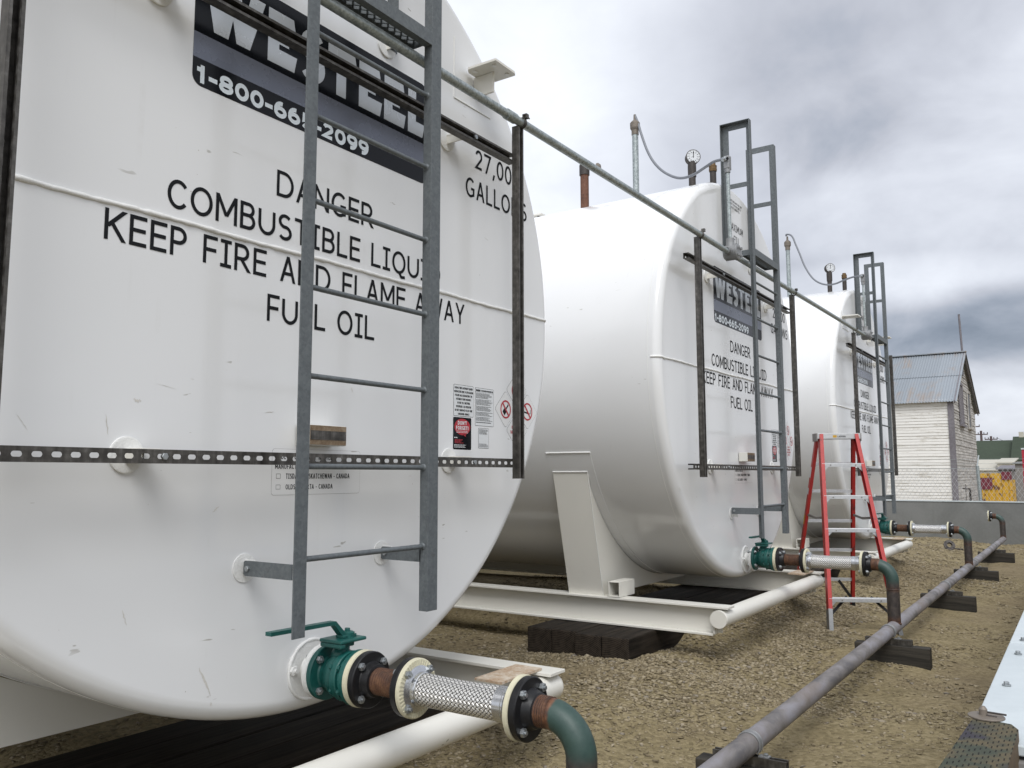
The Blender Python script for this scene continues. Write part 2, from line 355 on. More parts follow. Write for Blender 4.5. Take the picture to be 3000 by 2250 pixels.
def roofm():
    m, k, p = mat('rusty_corrugated_roof'); v = objc(k)
    s = k.add('ShaderNodeSeparateXYZ'); k.put(s, 0, v)
    a = k.noise(k.mapv(v, scale=(.5, 2.6, .5)), 1, 6, .7, .3); b = k.noise(k.mapv(v, scale=(.9, .9, .9), loc=(3, 1, 0)), 1, 4, .6)
    sheet = k.add('ShaderNodeTexWhiteNoise', noise_dimensions='1D'); k.put(sheet, 'W', k.math('FLOOR', k.math('DIVIDE', s.outputs[1], .76)))
    c = k.mix(sheet.outputs[0], (.20, .225, .25), (.29, .32, .35))
    c = k.mix(k.math('MULTIPLY', k.math('MULTIPLY', k.step(a, .46, .66), k.step(b, .42, .6)), .62), c, (.31, .22, .15))
    k.put(p, 'Base Color', c); k.put(p, 'Metallic', .3); k.put(p, 'Roughness', .5); return m
M['roof'] = roofm()
M['greenroof'] = simple('green_shingle_roof', (.028, .042, .024), .85, 0, .25, 3, .3, .05)
M['beige'] = simple('beige_wall', (.44, .42, .36), .8, 0, .08, 2, .1)
M['darkglass'] = simple('dark_opening', (.02, .02, .022), .4, 0, .2, 5, 0)
M['greywall'] = simple('grey_shed_wall', (.20, .19, .18), .8, 0, .12, 2, .1)
def binm():
    m, k, p = mat('peeling_yellow_paint'); v = objc(k)
    a = k.noise(v, 3.2, 6, .65, .2); b = k.noise(v, 14, 4, .6)
    c = k.ramp(b, [(.3, (.46, .26, .015)), (.7, (.58, .35, .03))])
    c = k.mix(k.math('MULTIPLY', k.step(a, .54, .60), .9), c, (.09, .03, .02))
    k.put(p, 'Base Color', c); k.put(p, 'Roughness', .7); return m
M['yellow'] = binm()
M['maroon'] = simple('maroon_paint', (.13, .018, .03), .6, 0, .35, 5, .1)
M['polewood'] = simple('utility_pole_wood', (.085, .06, .06), .8, 0, .2, 5, .1)
M['redpole'] = simple('red_painted_post', (.38, .02, .045), .5, 0, .1, 6, .1)
M['hill'] = simple('distant_scrub_hill', (.07, .085, .07), .95, 0, .3, .05, .1)

for k_, s_ in (('ink', .15), ('panelblack', .22), ('timber', .12), ('block', .15), ('black', .3), ('bluegrey', .3), ('beam', .2), ('ground', .2), ('stone', .25), ('caulk', .2)): lowspec(k_, s_)
# ------------------------------------------------------------------ mesh builder
def basis(d):
    d = Vector(d).normalized(); a = Vector((0, 0, 1)) if abs(d.z) < .9 else Vector((1, 0, 0))
    u = a.cross(d).normalized(); return d, u, d.cross(u)
class MB:
    def __init__(s): s.v = []; s.f = []; s.sm = []; s.uv = {}
    def add(s, vs, fs, smooth=False, uvs=None):
        o = len(s.v); s.v += [tuple(x) for x in vs]
        for i, f in enumerate(fs):
            if uvs: s.uv[len(s.f)] = uvs[i]
            s.f.append([o+j for j in f]); s.sm.append(smooth)
        return s
    def box(s, a, b, rz=0, piv=None):
        x0, y0, z0 = a; x1, y1, z1 = b
        vs = [(x0, y0, z0), (x1, y0, z0), (x1, y1, z0), (x0, y1, z0), (x0, y0, z1), (x1, y0, z1), (x1, y1, z1), (x0, y1, z1)]
        if rz:
            p = Vector(piv if piv else ((x0+x1)/2, (y0+y1)/2, 0)); c_, s_ = math.cos(rz), math.sin(rz)
            vs = [(p.x+(q[0]-p.x)*c_-(q[1]-p.y)*s_, p.y+(q[0]-p.x)*s_+(q[1]-p.y)*c_, q[2]) for q in vs]
        return s.add(vs, [(0, 3, 2, 1), (4, 5, 6, 7), (0, 1, 5, 4), (1, 2, 6, 5), (2, 3, 7, 6), (3, 0, 4, 7)])
    def bar(s, p0, p1, w, h, side=(0, 0, 1)):
        """rectangular bar p0->p1, w across, h along 'side'"""
        p0, p1 = Vector(p0), Vector(p1); d = (p1-p0).normalized(); sd_ = Vector(side); sd_ = (sd_-d*sd_.dot(d)).normalized(); w_ = d.cross(sd_)
        vs = []
        for p in (p0, p1):
            for a, b in ((-1, -1), (1, -1), (1, 1), (-1, 1)): vs.append(p+w_*(a*w/2)+sd_*(b*h/2))
        return s.add(vs, [(3, 2, 1, 0), (4, 5, 6, 7), (0, 1, 5, 4), (1, 2, 6, 5), (2, 3, 7, 6), (3, 0, 4, 7)])
    def quad(s, a, b, c, d): return s.add([a, b, c, d], [(0, 1, 2, 3)])
    def tube(s, pts, r, seg=16, caps=True, smooth=True, flat=0):
        pts = [Vector(p) for p in pts]; n_ = len(pts); rr = r if hasattr(r, '__len__') else [r]*n_
        d = (pts[1]-pts[0]).normalized(); _, u, v = basis(d); vs = []; L = 0; ls = []
        for i, p in enumerate(pts):
            t = (pts[min(i+1, n_-1)]-pts[max(i-1, 0)]).normalized()
            u = (u-t*u.dot(t)).normalized(); v = t.cross(u)
            if i: L += (p-pts[i-1]).length
            ls.append(L)
            for k_ in range(seg):
                a = 2*PI*k_/seg; vs.append(p+(u*math.cos(a)+v*math.sin(a))*rr[i])
        fs, uv = [], []
        for i in range(n_-1):
            for k_ in range(seg):
                q = (k_+1) % seg
                fs.append((i*seg+k_, i*seg+q, (i+1)*seg+q, (i+1)*seg+k_))
                uv.append([(k_/seg, ls[i]), ((k_+1)/seg, ls[i]), ((k_+1)/seg, ls[i+1]), (k_/seg, ls[i+1])])
        s.add(vs, fs, smooth, uv)
        if caps:
            s.add(vs[:seg], [tuple(reversed(range(seg)))]); s.add(vs[-seg:], [tuple(range(seg))])
        return s
    def lathe(s, o, d, prof, seg=32, smooth=True, rot=0):
        """prof: (t along d, radius); sharp corners by splitting rings"""
        o = Vector(o); d, u, v = basis(d)
        def ring(t, r): return [o+d*t+(u*math.cos(rot+2*PI*k_/seg)+v*math.sin(rot+2*PI*k_/seg))*r for k_ in range(seg)]
        for (t0, r0), (t1, r1) in zip(prof[:-1], prof[1:]):
            if r0 < 1e-6 and r1 < 1e-6: continue
            if r0 < 1e-6: s.add(ring(t1, r1), [tuple(reversed(range(seg)))])
            elif r1 < 1e-6: s.add(ring(t0, r0), [tuple(range(seg))])
            else: s.add(ring(t0, r0)+ring(t1, r1), [(k_, (k_+1) % seg, seg+(k_+1) % seg, seg+k_) for k_ in range(seg)], smooth and abs(t1-t0) > 1e-6)
        return s
    def cyl(s, p0, p1, r, seg=24):
        p0, p1 = Vector(p0), Vector(p1); L = (p1-p0).length
        return s.lathe(p0, p1-p0, [(0, 0), (0, r), (L, r), (L, 0)], seg)
    def disc(s, p0, p1, r, ch=.002, seg=40):
        p0, p1 = Vector(p0), Vector(p1); L = (p1-p0).length
        return s.lathe(p0, p1-p0, [(0, 0), (0, r-ch), (ch, r), (L-ch, r), (L, r-ch), (L, 0)], seg)
    def hexb(s, p, d, r=.014, h=.01):
        return s.lathe(p, d, [(0, 0), (0, r), (h, r), (h+.001, r*.86), (h+.001, 0)], 6, False)
    def prism(s, poly, o, e1, e2, h):
        """polygon (a,b) in plane o+e1*a+e2*b, thickness h along e1 x e2"""
        o, e1, e2 = Vector(o), Vector(e1), Vector(e2); nn = e1.cross(e2).normalized()*h; k_ = len(poly)
        A = [o+e1*a+e2*b for a, b in poly]; B = [p+nn for p in A]
        s.add(A, [tuple(reversed(range(k_)))]); s.add(B, [tuple(range(k_))])
        return s.add(A+B, [(i, (i+1) % k_, k_+(i+1) % k_, k_+i) for i in range(k_)])
    def build(s, name, m, parent=None, base=None, bevel=0.0, seg=2):
        vs = s.v
        if parent is not None: b = Vector(parent['_b'])
        else:
            if base is None:
                a = np.array(vs); base = ((a[:, 0].min()+a[:, 0].max())/2, (a[:, 1].min()+a[:, 1].max())/2, a[:, 2].min())
            b = Vector(base)
        me = bpy.data.meshes.new(name)
        me.from_pydata([(x-b.x, y-b.y, z-b.z) for x, y, z in vs], [], s.f)
        me.polygons.foreach_set('use_smooth', s.sm)
        if s.uv:
            ul = me.uv_layers.new(name='UVMap')
            for i, q in s.uv.items():
                ls = me.polygons[i].loop_start
                for j, c in enumerate(q): ul.data[ls+j].uv = c
        me.materials.append(M[m] if isinstance(m, str) else m); me.update()
        o = bpy.data.objects.new(name, me); COL.objects.link(o)
        if parent is not None: o.parent = parent; o['_b'] = tuple(b)
        else: o.location = b; o['_b'] = tuple(b)
        if bevel:
            md = o.modifiers.new('bevel', 'BEVEL'); md.width = bevel; md.segments = seg; md.limit_method = 'ANGLE'; md.angle_limit = math.radians(40)
        return o
def thing(name, base, label, cat, group=None):
    o = bpy.data.objects.new(name, None); COL.objects.link(o); o.location = base; o['_b'] = tuple(base); o.empty_display_size = .1
    return tag(o, label, cat, group)
def tag(o, label, cat, group=None):
    o['label'] = label; o['category'] = cat
    if group: o['group'] = group
    return o
def struct(o): o['kind'] = 'structure'; return o
def dup(root, off, label):
    r = root.copy(); COL.objects.link(r); r.location = Vector(root.location)+Vector(off); r['label'] = label; r['_b'] = tuple(r.location)
    for ch in root.children:
        c = ch.copy(); COL.objects.link(c); c.parent = r
        for g in ch.children:
            d = g.copy(); COL.objects.link(d); d.parent = c
    return r

# ------------------------------------------------------------------ lettering (own stroke alphabet)
def arc(cx, cy, rx, ry, a0, a1, n_=14):
    return [(cx+rx*math.cos(math.radians(a0+(a1-a0)*i/n_)), cy+ry*math.sin(math.radians(a0+(a1-a0)*i/n_))) for i in range(n_+1)]
def G():
    L = lambda *p: ('l', list(p)); D = lambda *p: ('d', p); g = {}
    bow = lambda y0, y1, x0, x1: [(0, y0), (x0, y0)]+arc(x0, (y0+y1)/2, x1-x0, (y1-y0)/2, -90, 90)[1:-1]+[(x0, y1), (0, y1)]
    g['A'] = (.68, [D(.09, 0, .5, 1), D(.91, 0, .5, 1), L((.24, .30), (.76, .30))])
    g['B'] = (.60, [L((0, 0), (0, 1)), L(*bow(.53, 1, .55, .92)), L(*bow(0, .53, .55, 1.))])
    g['C'] = (.66, [('a', arc(.56, .5, .56, .5, 40, 320, 24))])
    g['D'] = (.72, [L((0, 0), (0, 1)), L(*bow(0, 1, .42, 1.))])
    g['E'] = (.54, [L((1, 0), (0, 0), (0, 1), (1, 1)), L((0, .52), (.92, .52))])
    g['F'] = (.52, [L((0, 0), (0, 1), (1, 1)), L((0, .50), (.9, .50))])
    g['G'] = (.72, [('a', arc(.54, .5, .54, .5, 45, 300, 22)+[(.98, .10), (.98, .44), (.62, .44)])])
    g['H'] = (.70, [L((0, 0), (0, 1)), L((1, 0), (1, 1)), L((0, .52), (1, .52))])
    g['I'] = (.42, [L((.5, 0), (.5, 1)), L((0, 1), (1, 1)), L((0, 0), (1, 0))])
    g['J'] = (.42, [('a', [(.25, 1), (1, 1), (1, .3)]+arc(.5, .3, .5, .3, 0, -140)[1:])])
    g['K'] = (.64, [L((0, 0), (0, 1)), D(.12, .42, .94, 1), D(.93, 0, .33, .58)])
    g['L'] = (.52, [L((0, 1), (0, 0), (1, 0))])
    g['M'] = (.80, [L((0, 0), (0, 1)), L((1, 0), (1, 1)), D(.5, .25, .07, 1), D(.5, .25, .93, 1)])
    g['N'] = (.70, [L((0, 0), (0, 1)), L((1, 0), (1, 1)), D(.93, 0, .07, 1)])
    g['O'] = (.78, [('a', arc(.5, .5, .5, .5, 0, 360, 32))])
    g['P'] = (.56, [L((0, 0), (0, 1)), L(*bow(.45, 1, .5, 1.))])
    g['Q'] = (.78, [('a', arc(.5, .5, .5, .5, 0, 360, 32)), L((.55, -.02), (.72, -.22), (.95, -.2))])
    g['R'] = (.64, [L((0, 0), (0, 1)), L(*bow(.45, 1, .48, .88)), D(.93, 0, .42, .46)])
    g['S'] = (.60, [('a', arc(.5, .755, .46, .245, 35, 255, 14)+arc(.5, .26, .5, .26, 75, -145, 14))])
    g['T'] = (.62, [L((.5, 0), (.5, 1)), L((0, 1), (1, 1))])
    g['U'] = (.70, [('a', [(0, 1), (0, .4)]+arc(.5, .4, .5, .4, 180, 360)[1:-1]+[(1, .4), (1, 1)])])
    g['V'] = (.68, [D(.5, 0, .09, 1), D(.5, 0, .91, 1)])
    g['W'] = (1.0, [D(.27, 0, .06, 1), D(.27, 0, .5, 1), D(.73, 0, .5, 1), D(.73, 0, .94, 1)])
    g['X'] = (.64, [D(.1, 0, .9, 1), D(.9, 0, .1, 1)])
    g['Y'] = (.64, [D(.5, .42, .09, 1), D(.5, .42, .91, 1), L((.5, 0), (.5, .45))])
    g['0'] = (.58, [('a', arc(.5, .5, .5, .5, 0, 360, 28))])
    g['1'] = (.42, [L((.62, 0), (.62, 1)), L((.12, .80), (.60, .80))])
    g['2'] = (.58, [('a', arc(.48, .72, .46, .28, 165, -38, 14)+[(.02, .02), (1, .02)])])
    g['5'] = (.58, [('a', [(.95, 1), (.12, 1), (.09, .56)]+arc(.46, .32, .52, .32, 118, -150, 16))])
    g['6'] = (.58, [('a', arc(.5, .31, .5, .31, 0, 360, 22)), ('a', arc(.60, .42, .60, .58, 180, 78, 10))])
    g['7'] = (.58, [L((0, 1), (.98, 1)), D(.28, 0, .90, 1)])
    g['8'] = (.58, [('a', arc(.5, .74, .44, .26, 0, 360, 22)), ('a', arc(.5, .25, .5, .25, 0, 360, 22))])
    g['9'] = (.58, [('a', arc(.5, .69, .5, .31, 0, 360, 22)), ('a', arc(.40, .58, .60, .58, 0, -102, 10))])
    g['-'] = (.34, [L((0, .40), (1, .40))])
    g[','] = (.22, [D(.2, -.18, .6, .12)])
    g['.'] = (.16, [L((.5, 0), (.5, .02))])
    g["'"] = (.16, [L((.5, .75), (.5, 1))])
    g['!'] = (.18, [L((.5, .32), (.5, 1)), L((.5, 0), (.5, .02))])
    g['['] = (.9, [L((0, 0), (1, 0), (1, 1), (0, 1), (0, 0))])
    g[' '] = (.36, [])
    return g
GL = G()
def words(s, x0, x1, *a, **kw):
    """the same line of letters, one builder per word"""
    gap = kw.get('gap', .15); tot = sum(GL[c][0] for c in s)+gap*(len(s)-1); sx = (x1-x0)/tot; x = x0; out = []
    for w in s.split(' '):
        L = (sum(GL[c][0] for c in w)+gap*(len(w)-1))*sx; out.append(text(MB(), w, x, x+L, *a, **kw)); x += L+(2*gap+GL[' '][0])*sx
    return out
def text(mb, s, x0, x1, z0, z1, y=-.0012, sw=.13, gap=.15, fn=None, simple_=False):
    """letters in the plane of the tank head, filling x0..x1, z0..z1"""
    H = z1-z0; tot = sum(GL[c][0] for c in s)+gap*(len(s)-1); sx = (x1-x0)/tot; x = x0; st = sw*H; kk = 0
    for c in s:
        w, strokes = GL[c]; w *= sx
        iw, ih = w-st, H-st
        if c in 'I1,.!\'': iw = max(iw, .001)
        for typ, pts in strokes:
            yy = y-.00006*kk; kk = (kk+1) % 7
            P = lambda a, b: (fn(a, yy, b) if fn else (a, yy, b))
            if typ == 'd':
                a0, b0, a1, b1 = pts
                X0, Z0, X1, Z1 = x+a0*w, z0+b0*H, x+a1*w, z0+b1*H
                hw = st/2*math.hypot(X1-X0, Z1-Z0)/max(abs(Z1-Z0), 1e-5)
                mb.add([P(X0-hw, Z0), P(X0+hw, Z0), P(X1+hw, Z1), P(X1-hw, Z1)], [(0, 1, 2, 3)] if Z1 > Z0 else [(3, 2, 1, 0)]); continue
            q = [Vector((x+st/2+a*iw, z0+st/2+b*ih)) for a, b in pts]
            closed = (q[0]-q[-1]).length < 1e-6
            if simple_ and len(q) > 8: q = q[::2]+([q[-1]] if len(q) % 2 == 0 else [])
            if closed: q = q[:-1]
            nq = len(q); Ls, Rs = [], []
            for i in range(nq):
                if closed: a, b, d = q[i-1], q[i], q[(i+1) % nq]
                else: a, b, d = q[max(i-1, 0)], q[i], q[min(i+1, nq-1)]
                d1 = (b-a).normalized() if (b-a).length > 1e-7 else None; d2 = (d-b).normalized() if (d-b).length > 1e-7 else None
                if d1 is None: d1 = d2
                if d2 is None: d2 = d1
                t = (d1+d2); t = t.normalized() if t.length > 1e-6 else d1
                nn = Vector((-t.y, t.x)); cs = max(.45, nn.dot(Vector((-d1.y, d1.x))))
                pp = Vector(b)
                if not closed and typ == 'l':
                    if i == 0: pp = pp-d2*st/2
                    if i == nq-1: pp = pp+d1*st/2
                Ls.append(pp+nn*st/2/cs); Rs.append(pp-nn*st/2/cs)
            vs = [P(p.x, p.y) for p in Ls]+[P(p.x, p.y) for p in Rs]
            fs = [(nq+i, nq+(i+1) % nq, (i+1) % nq, i) for i in range(nq if closed else nq-1)]
            mb.add(vs, fs)
        x += w+gap*sx
    return mb

#MARK_BODY
# ================================================================== SETTING
def sstep(x, a, b):
    t = np.clip((x-a)/(b-a), 0, 1); return t*t*(3-2*t)
def vnoise(x, y, s, seed=0):
    xi = np.floor(x/s); yi = np.floor(y/s); fx = x/s-xi; fy = y/s-yi
    def h(a, b): q = np.sin(a*127.1+b*311.7+seed*74.7)*43758.5453; return q-np.floor(q)
    fx = fx*fx*(3-2*fx); fy = fy*fy*(3-2*fy)
    return (h(xi, yi)*(1-fx)+h(xi+1, yi)*fx)*(1-fy)+(h(xi, yi+1)*(1-fx)+h(xi+1, yi+1)*fx)*fy
def gz(x, y):
    x = np.asarray(x, float); y = np.asarray(y, float)
    z = -1.085+.075*sstep(y, -.75, .15)
    near = (sstep(x, -30, -10)*(1-sstep(x, 17.3, 17.6)))*sstep(y, -2.6, -2.0)
    n_ = (vnoise(x, y, .9, 1)-.5)*.05+(vnoise(x, y, .31, 2)-.5)*.028+(vnoise(x, y, .11, 3)-.5)*.014
    for cx in (.14, 4.904, 9.857):                              # gravel heaped round the ends of the timbers
        n_ = n_+.045*np.exp(-((x-cx-1.75)/.5)**2-((y-.35)/.7)**2)+.03*np.exp(-((x-cx+1.75)/.5)**2-((y-.2)/.6)**2)
    for cx in (4.904, 9.857):
        n_ = n_+.125*sstep(x, cx-1.0, cx-.6)*(1-sstep(x, cx+1.2, cx+2.0))*sstep(y, -.30, .20)
    return z+n_*near
xs = np.unique(np.concatenate([[-1500, -400, -100, -30, -10, -5, -3, -2], np.arange(-1.5, 5, .05), np.arange(5, 10, .08), np.arange(10, 18, .14), [18.5, 20, 25, 40, 90, 250, 700, 2000]]))
ys = np.unique(np.concatenate([[-2000, -500, -100, -30, -8, -4, -3], np.arange(-2.6, 1.6, .05), np.arange(1.6, 3.2, .15), [3.5, 4.5, 6, 9, 14, 30, 100, 500, 2000]]))
XX, YY = np.meshgrid(xs, ys, indexing='ij'); ZZ = gz(XX, YY)
g = MB(); g.v = [tuple(p) for p in np.stack([XX.ravel(), YY.ravel(), ZZ.ravel()], 1)]
ny = len(ys); g.f = [(i*ny+j, (i+1)*ny+j, (i+1)*ny+j+1, i*ny+j+1) for i in range(len(xs)-1) for j in range(ny-1)]; g.sm = [True]*len(g.f)
gnd = struct(g.build('ground', 'ground', base=(0, 0, 0))); gnd['label'] = 'tan gravel yard floor inside the low metal wall'

# loose broken stones lying on the gravel
def stones():
    rng = np.random.default_rng(5); P = []
    def patch(n_, x0, x1, y0, y1, s0, s1, dens=None):
        x = rng.uniform(x0, x1, n_); y = rng.uniform(y0, y1, n_); s = np.exp(rng.uniform(math.log(s0), math.log(s1), n_))
        k_ = vnoise(x, y, .45, 9)*.6+vnoise(x, y, .17, 4)*.4+.34*sstep(y, -.95, -.25)-.10
        keep = k_ > rng.uniform(.34, .95, n_); P.append(np.stack([x[keep], y[keep], s[keep]], 1))
    patch(24000, -.8, 3.6, -2.1, 1.2, .005, .0145)
    patch(14000, -.8, 3.6, -2.1, 1.2, .003, .006)
    patch(32000, 3.0, 7, -2.1, 1.3, .0055, .018)
    patch(22000, 6.5, 12, -2.1, 1.2, .008, .021)
    patch(9000, 11, 17.2, -2.1, 1.6, .011, .026)
    patch(11000, -1.5, 6.5, .9, 3.0, .007, .018)
    patch(14000, 2.4, 7.2, -.75, .6, .007, .020)
    Q = np.concatenate(P); n_ = len(Q)
    ico = [(0, 0, 1), (.9, 0, .35), (.28, .85, .4), (-.72, .53, .3), (-.72, -.53, .35), (.28, -.85, .3), (.72, .5, -.3), (-.3, .85, -.3), (-.9, 0, -.35), (-.28, -.8, -.35), (.72, -.5, -.35), (0, 0, -.9)]
    fc = [(0, 1, 2), (0, 2, 3), (0, 3, 4), (0, 4, 5), (0, 5, 1), (1, 6, 2), (2, 6, 7), (2, 7, 3), (3, 7, 8), (3, 8, 4), (4, 8, 9), (4, 9, 5), (5, 9, 10), (5, 10, 1), (1, 10, 6)]
    ico = np.array(ico); fc = np.array(fc); nv = len(ico)
    V = ico[None]*rng.uniform(.6, 1.25, (n_, nv, 1))
    V = V*np.stack([rng.uniform(.8, 1.7, n_), rng.uniform(.7, 1.1, n_), rng.uniform(.20, .5, n_)], 1)[:, None]
    t = rng.normal(0, .28, n_); a = rng.uniform(0, 2*PI, n_)
    ct, st = np.cos(t)[:, None], np.sin(t)[:, None]; y = V[:, :, 1]*ct-V[:, :, 2]*st; z = V[:, :, 1]*st+V[:, :, 2]*ct; x = V[:, :, 0]
    ca, sa = np.cos(a)[:, None], np.sin(a)[:, None]
    s = Q[:, 2:3]
    W_ = np.stack([(x*ca-y*sa)*s+Q[:, 0:1], (x*sa+y*ca)*s+Q[:, 1:2], z*s+(gz(Q[:, 0], Q[:, 1])[:, None]+s*.22)], 2).reshape(-1, 3)
    F = (fc[None]+np.arange(n_)[:, None, None]*nv).reshape(-1, 3)
    me = bpy.data.meshes.new('gravel_stones'); me.vertices.add(len(W_)); me.vertices.foreach_set('co', W_.ravel())
    me.loops.add(F.size); me.loops.foreach_set('vertex_index', F.ravel().astype(np.int32)); me.polygons.add(len(F))
    me.polygons.foreach_set('loop_start', np.arange(0, F.size, 3, dtype=np.int32)); me.update(calc_edges=True)
    at = me.attributes.new('tone', 'FLOAT', 'POINT'); at.data.foreach_set('value', np.repeat(rng.random(n_), nv).astype(np.float32))
    me.materials.append(M['stone']); o = bpy.data.objects.new('gravel_stones', me); COL.objects.link(o)
    o['kind'] = 'stuff'; tag(o, 'loose tan broken stones scattered over the yard floor', 'gravel')
stones()

# low containment wall: far side and right side
b = MB(); b.box((17.3, -2.45, -1.15), (17.38, 9, -.285)); w1 = b.build('sheet_metal_wall', 'wall')
tag(w1, 'long low grey sheet metal wall across the far end of the yard', 'wall')
b = MB(); b.box((17.285, -2.46, -.283), (17.40, 9, -.262)); b.build('top_trim', 'cap', w1)
b = MB(); b.box((-4, 12.3, -1.15), (17.2, 12.38, -.27)); tag(b.build('sheet_metal_wall', 'wall'), 'unseen low grey sheet metal wall added behind the three tanks to block low sky light', 'wall')  # unseen rear wall, added to keep low sky light from under the tanks
for y in (-1.4, .25, 1.9, 3.6, 5.2, 6.9):
    b = MB(); b.box((17.2965, y-.004, -1.1), (17.2985, y+.004, -.29)); b.build('panel_joint', 'wall', w1)
sw = thing('sheet_metal_wall', (0, -2.3, -1.1), 'low wall with a pale bolted metal cap at the right edge of the yard', 'wall')
b = MB(); b.box((-.05, -2.43, -1.15), (17.29, -2.165, -.300)); b.box((-3.5, -2.43, -1.15), (-.0505, -2.165, -.370)); b.build('wall_body', 'greywall', sw)
b = MB()
b.box((1.180, -2.46, -.2915), (17.27, -2.137, -.27)); b.build('cap_sheet', 'cap', sw, bevel=.003)
b = MB(); b.box((-.03, -2.46, -.2915), (1.168, -2.137, -.27)); b.build('cap_sheet', 'cap', sw, bevel=.003)
for x in (.969, .511, 1.226, 2.2, 3.4, 4.6, 6.2, 8.2):
    b = MB(); b.cyl((x, -2.173, -.269), (x, -2.173, -.266), .0105, 20); b.hexb((x, -2.173, -.266), (0, 0, 1), .0065, .006); b.build('cap_bolt', 'bolt', sw)

# treated timber with washer at the near right corner
tb = MB()
A = [(.055, -2.143), (.036, -2.214), (.0, -2.229), (-.9, -2.224), (-.9, -2.098)]
tb.prism([(x, y) for x, y in reversed(A)], (0, 0, -.355), (1, 0, 0), (0, 1, 0), .108)
tm = tb.build('timber_beam', 'beam', bevel=.009, seg=3); tm['label'] = 'weathered incised timber on the wall corner at bottom right, iron washer on its end'; tm['category'] = 'timber'
b = MB(); b.disc((.062, -2.166, -.2465), (.062, -2.166, -.2425), .036, .001, 28); wsh = b.build('washer', 'bronze', tm)
b = MB(); b.lathe((.066, -2.160, -.2425), (0, 0, 1), [(0, 0), (0, .0085), (.012, .0085), (.018, .004), (.018, 0)], 14); b.build('bolt', 'bronze', wsh)
for dx, dy, L in ((0, 0, .052), (.006, -.012, .022)):
    b = MB(); b.tube([(.068-dx, -2.152+dy, -.236-dx), (.064-dx, -2.152-L+dy, -.2365-dx)], .0021, 8); b.build('nail', 'darkpipe', wsh)

# ================================================================== TANK
XC, ZC, RT, RK, LT = .13, 1.09, 1.6625, .062, 10.6
T2, T3 = 4.764, 9.717
FU, FX, FZ = Vector((0, -1, 0)), (1, 0, 0), (0, 0, 1)
tank = thing('fuel_tank', (.14, 5.2, -.83), 'nearest big white fuel tank, its round end filling the left of the photo', 'tank', 'white fuel tanks in a row')
b = MB()
prof = [(0, 0), (0, RT-RK-.006), (0, RT-RK)]
prof = [(0, 0), (0, .5), (0, RT-RK-.006)]+[(RK*(1-math.cos(a)), RT-RK+RK*math.sin(a)) for a in [PI/2*i/14 for i in range(15)]]
prof += [(y, RT) for y in (.32, 2.6, 5.2, 7.9, LT-.1)]+[(LT, RT-.1), (LT, 0)]
b.lathe((XC, 0, ZC), (0, 1, 0), prof, 160)
sh = b.build('shell', 'tank', tank)
# let smoothing run through the rings
bm_ = __import__('bmesh').new(); bm_.from_mesh(sh.data); __import__('bmesh').ops.remove_doubles(bm_, verts=bm_.verts, dist=1e-5); bm_.to_mesh(sh.data); bm_.free()
for p in sh.data.polygons: p.use_smooth = abs(p.normal.y) < .9995
# weld beads
b = MB()
pts = []
for i in range(140):
    x = -1.46+3.17*i/139; pts.append((x, -.001+R_.uniform(-.0008, .0008), 1.096+.006*x+.002*math.sin(x*9)+R_.uniform(-.0012, .0012)))
ph_ = [PI/2*i/8 for i in range(9)]
kn = [(RT-RK+RK*math.sin(a)-.001, RK*(1-math.cos(a))) for a in ph_]
pts = [(XC-r, y, 1.090) for r, y in reversed(kn)]+pts+[(XC+r, y, 1.109) for r, y in kn]
b.tube(pts, [.0084+R_.uniform(-.0014, .0014) for _ in pts], 8)
b.build('weld_seam', 'weld', tank)
def shell_arc(y, a0, a1, r, off, name, m_='weld', n_=60, seg=6):
    b = MB(); p = [(XC+(RT+off)*math.cos(math.radians(a0+(a1-a0)*i/n_)), y, ZC+(RT+off)*math.sin(math.radians(a0+(a1-a0)*i/n_))) for i in range(n_+1)]
    b.tube(p, r, seg); return b.build(name, m_, tank)
shell_arc(.088, 0, 360, .0022, -.0005, 'girth_seam', n_=160); shell_arc(2.45, 0, 360, .003, -.0005, 'girth_seam', n_=160); shell_arc(4.9, 0, 360, .003, -.0005, 'girth_seam', n_=160)

# skid
for sx, x0 in ((-1, -1.15), (1, 1.30)):
    b = MB(); b.box((x0, -.30, -.645), (x0+.13, 10.8, -.63)); b.box((x0, -.185, -.83), (x0+.13, 10.8, -.816)); b.box((x0+.06, -.235, -.816), (x0+.07, 10.8, -.645))
    b.box((x0+.008, -.20, -.8155), (x0+.122, -.1995+.012, -.77))
    b.build('skid_beam', 'skid', tank, bevel=.002)
b = MB(); xl, xr, yc, zc_ = -1.165, 1.445, -.237, -.713
b.lathe((xl, yc, zc_), (1, 0, 0), [(0, 0), (0, .052), (.01, .060), (xr-xl-.03, .060), (xr-xl-.008, .05), (xr-xl, .03), (xr-xl, 0)], 40); b.build('cross_pipe', 'skid', tank)
b = MB(); b.lathe((-1.165, -.237, -.713), (-1, 0, 0), [(0, .060), (.004, .060), (.004, 0)], 40); b.build('pipe_end_plate', 'skid', tank)
b = MB(); b.box((1.01, -.228, -.6285), (1.34, -.082, -.618)); b.build('step_plate', 'stepplate' if 'stepplate' in M else 'skid', tank)
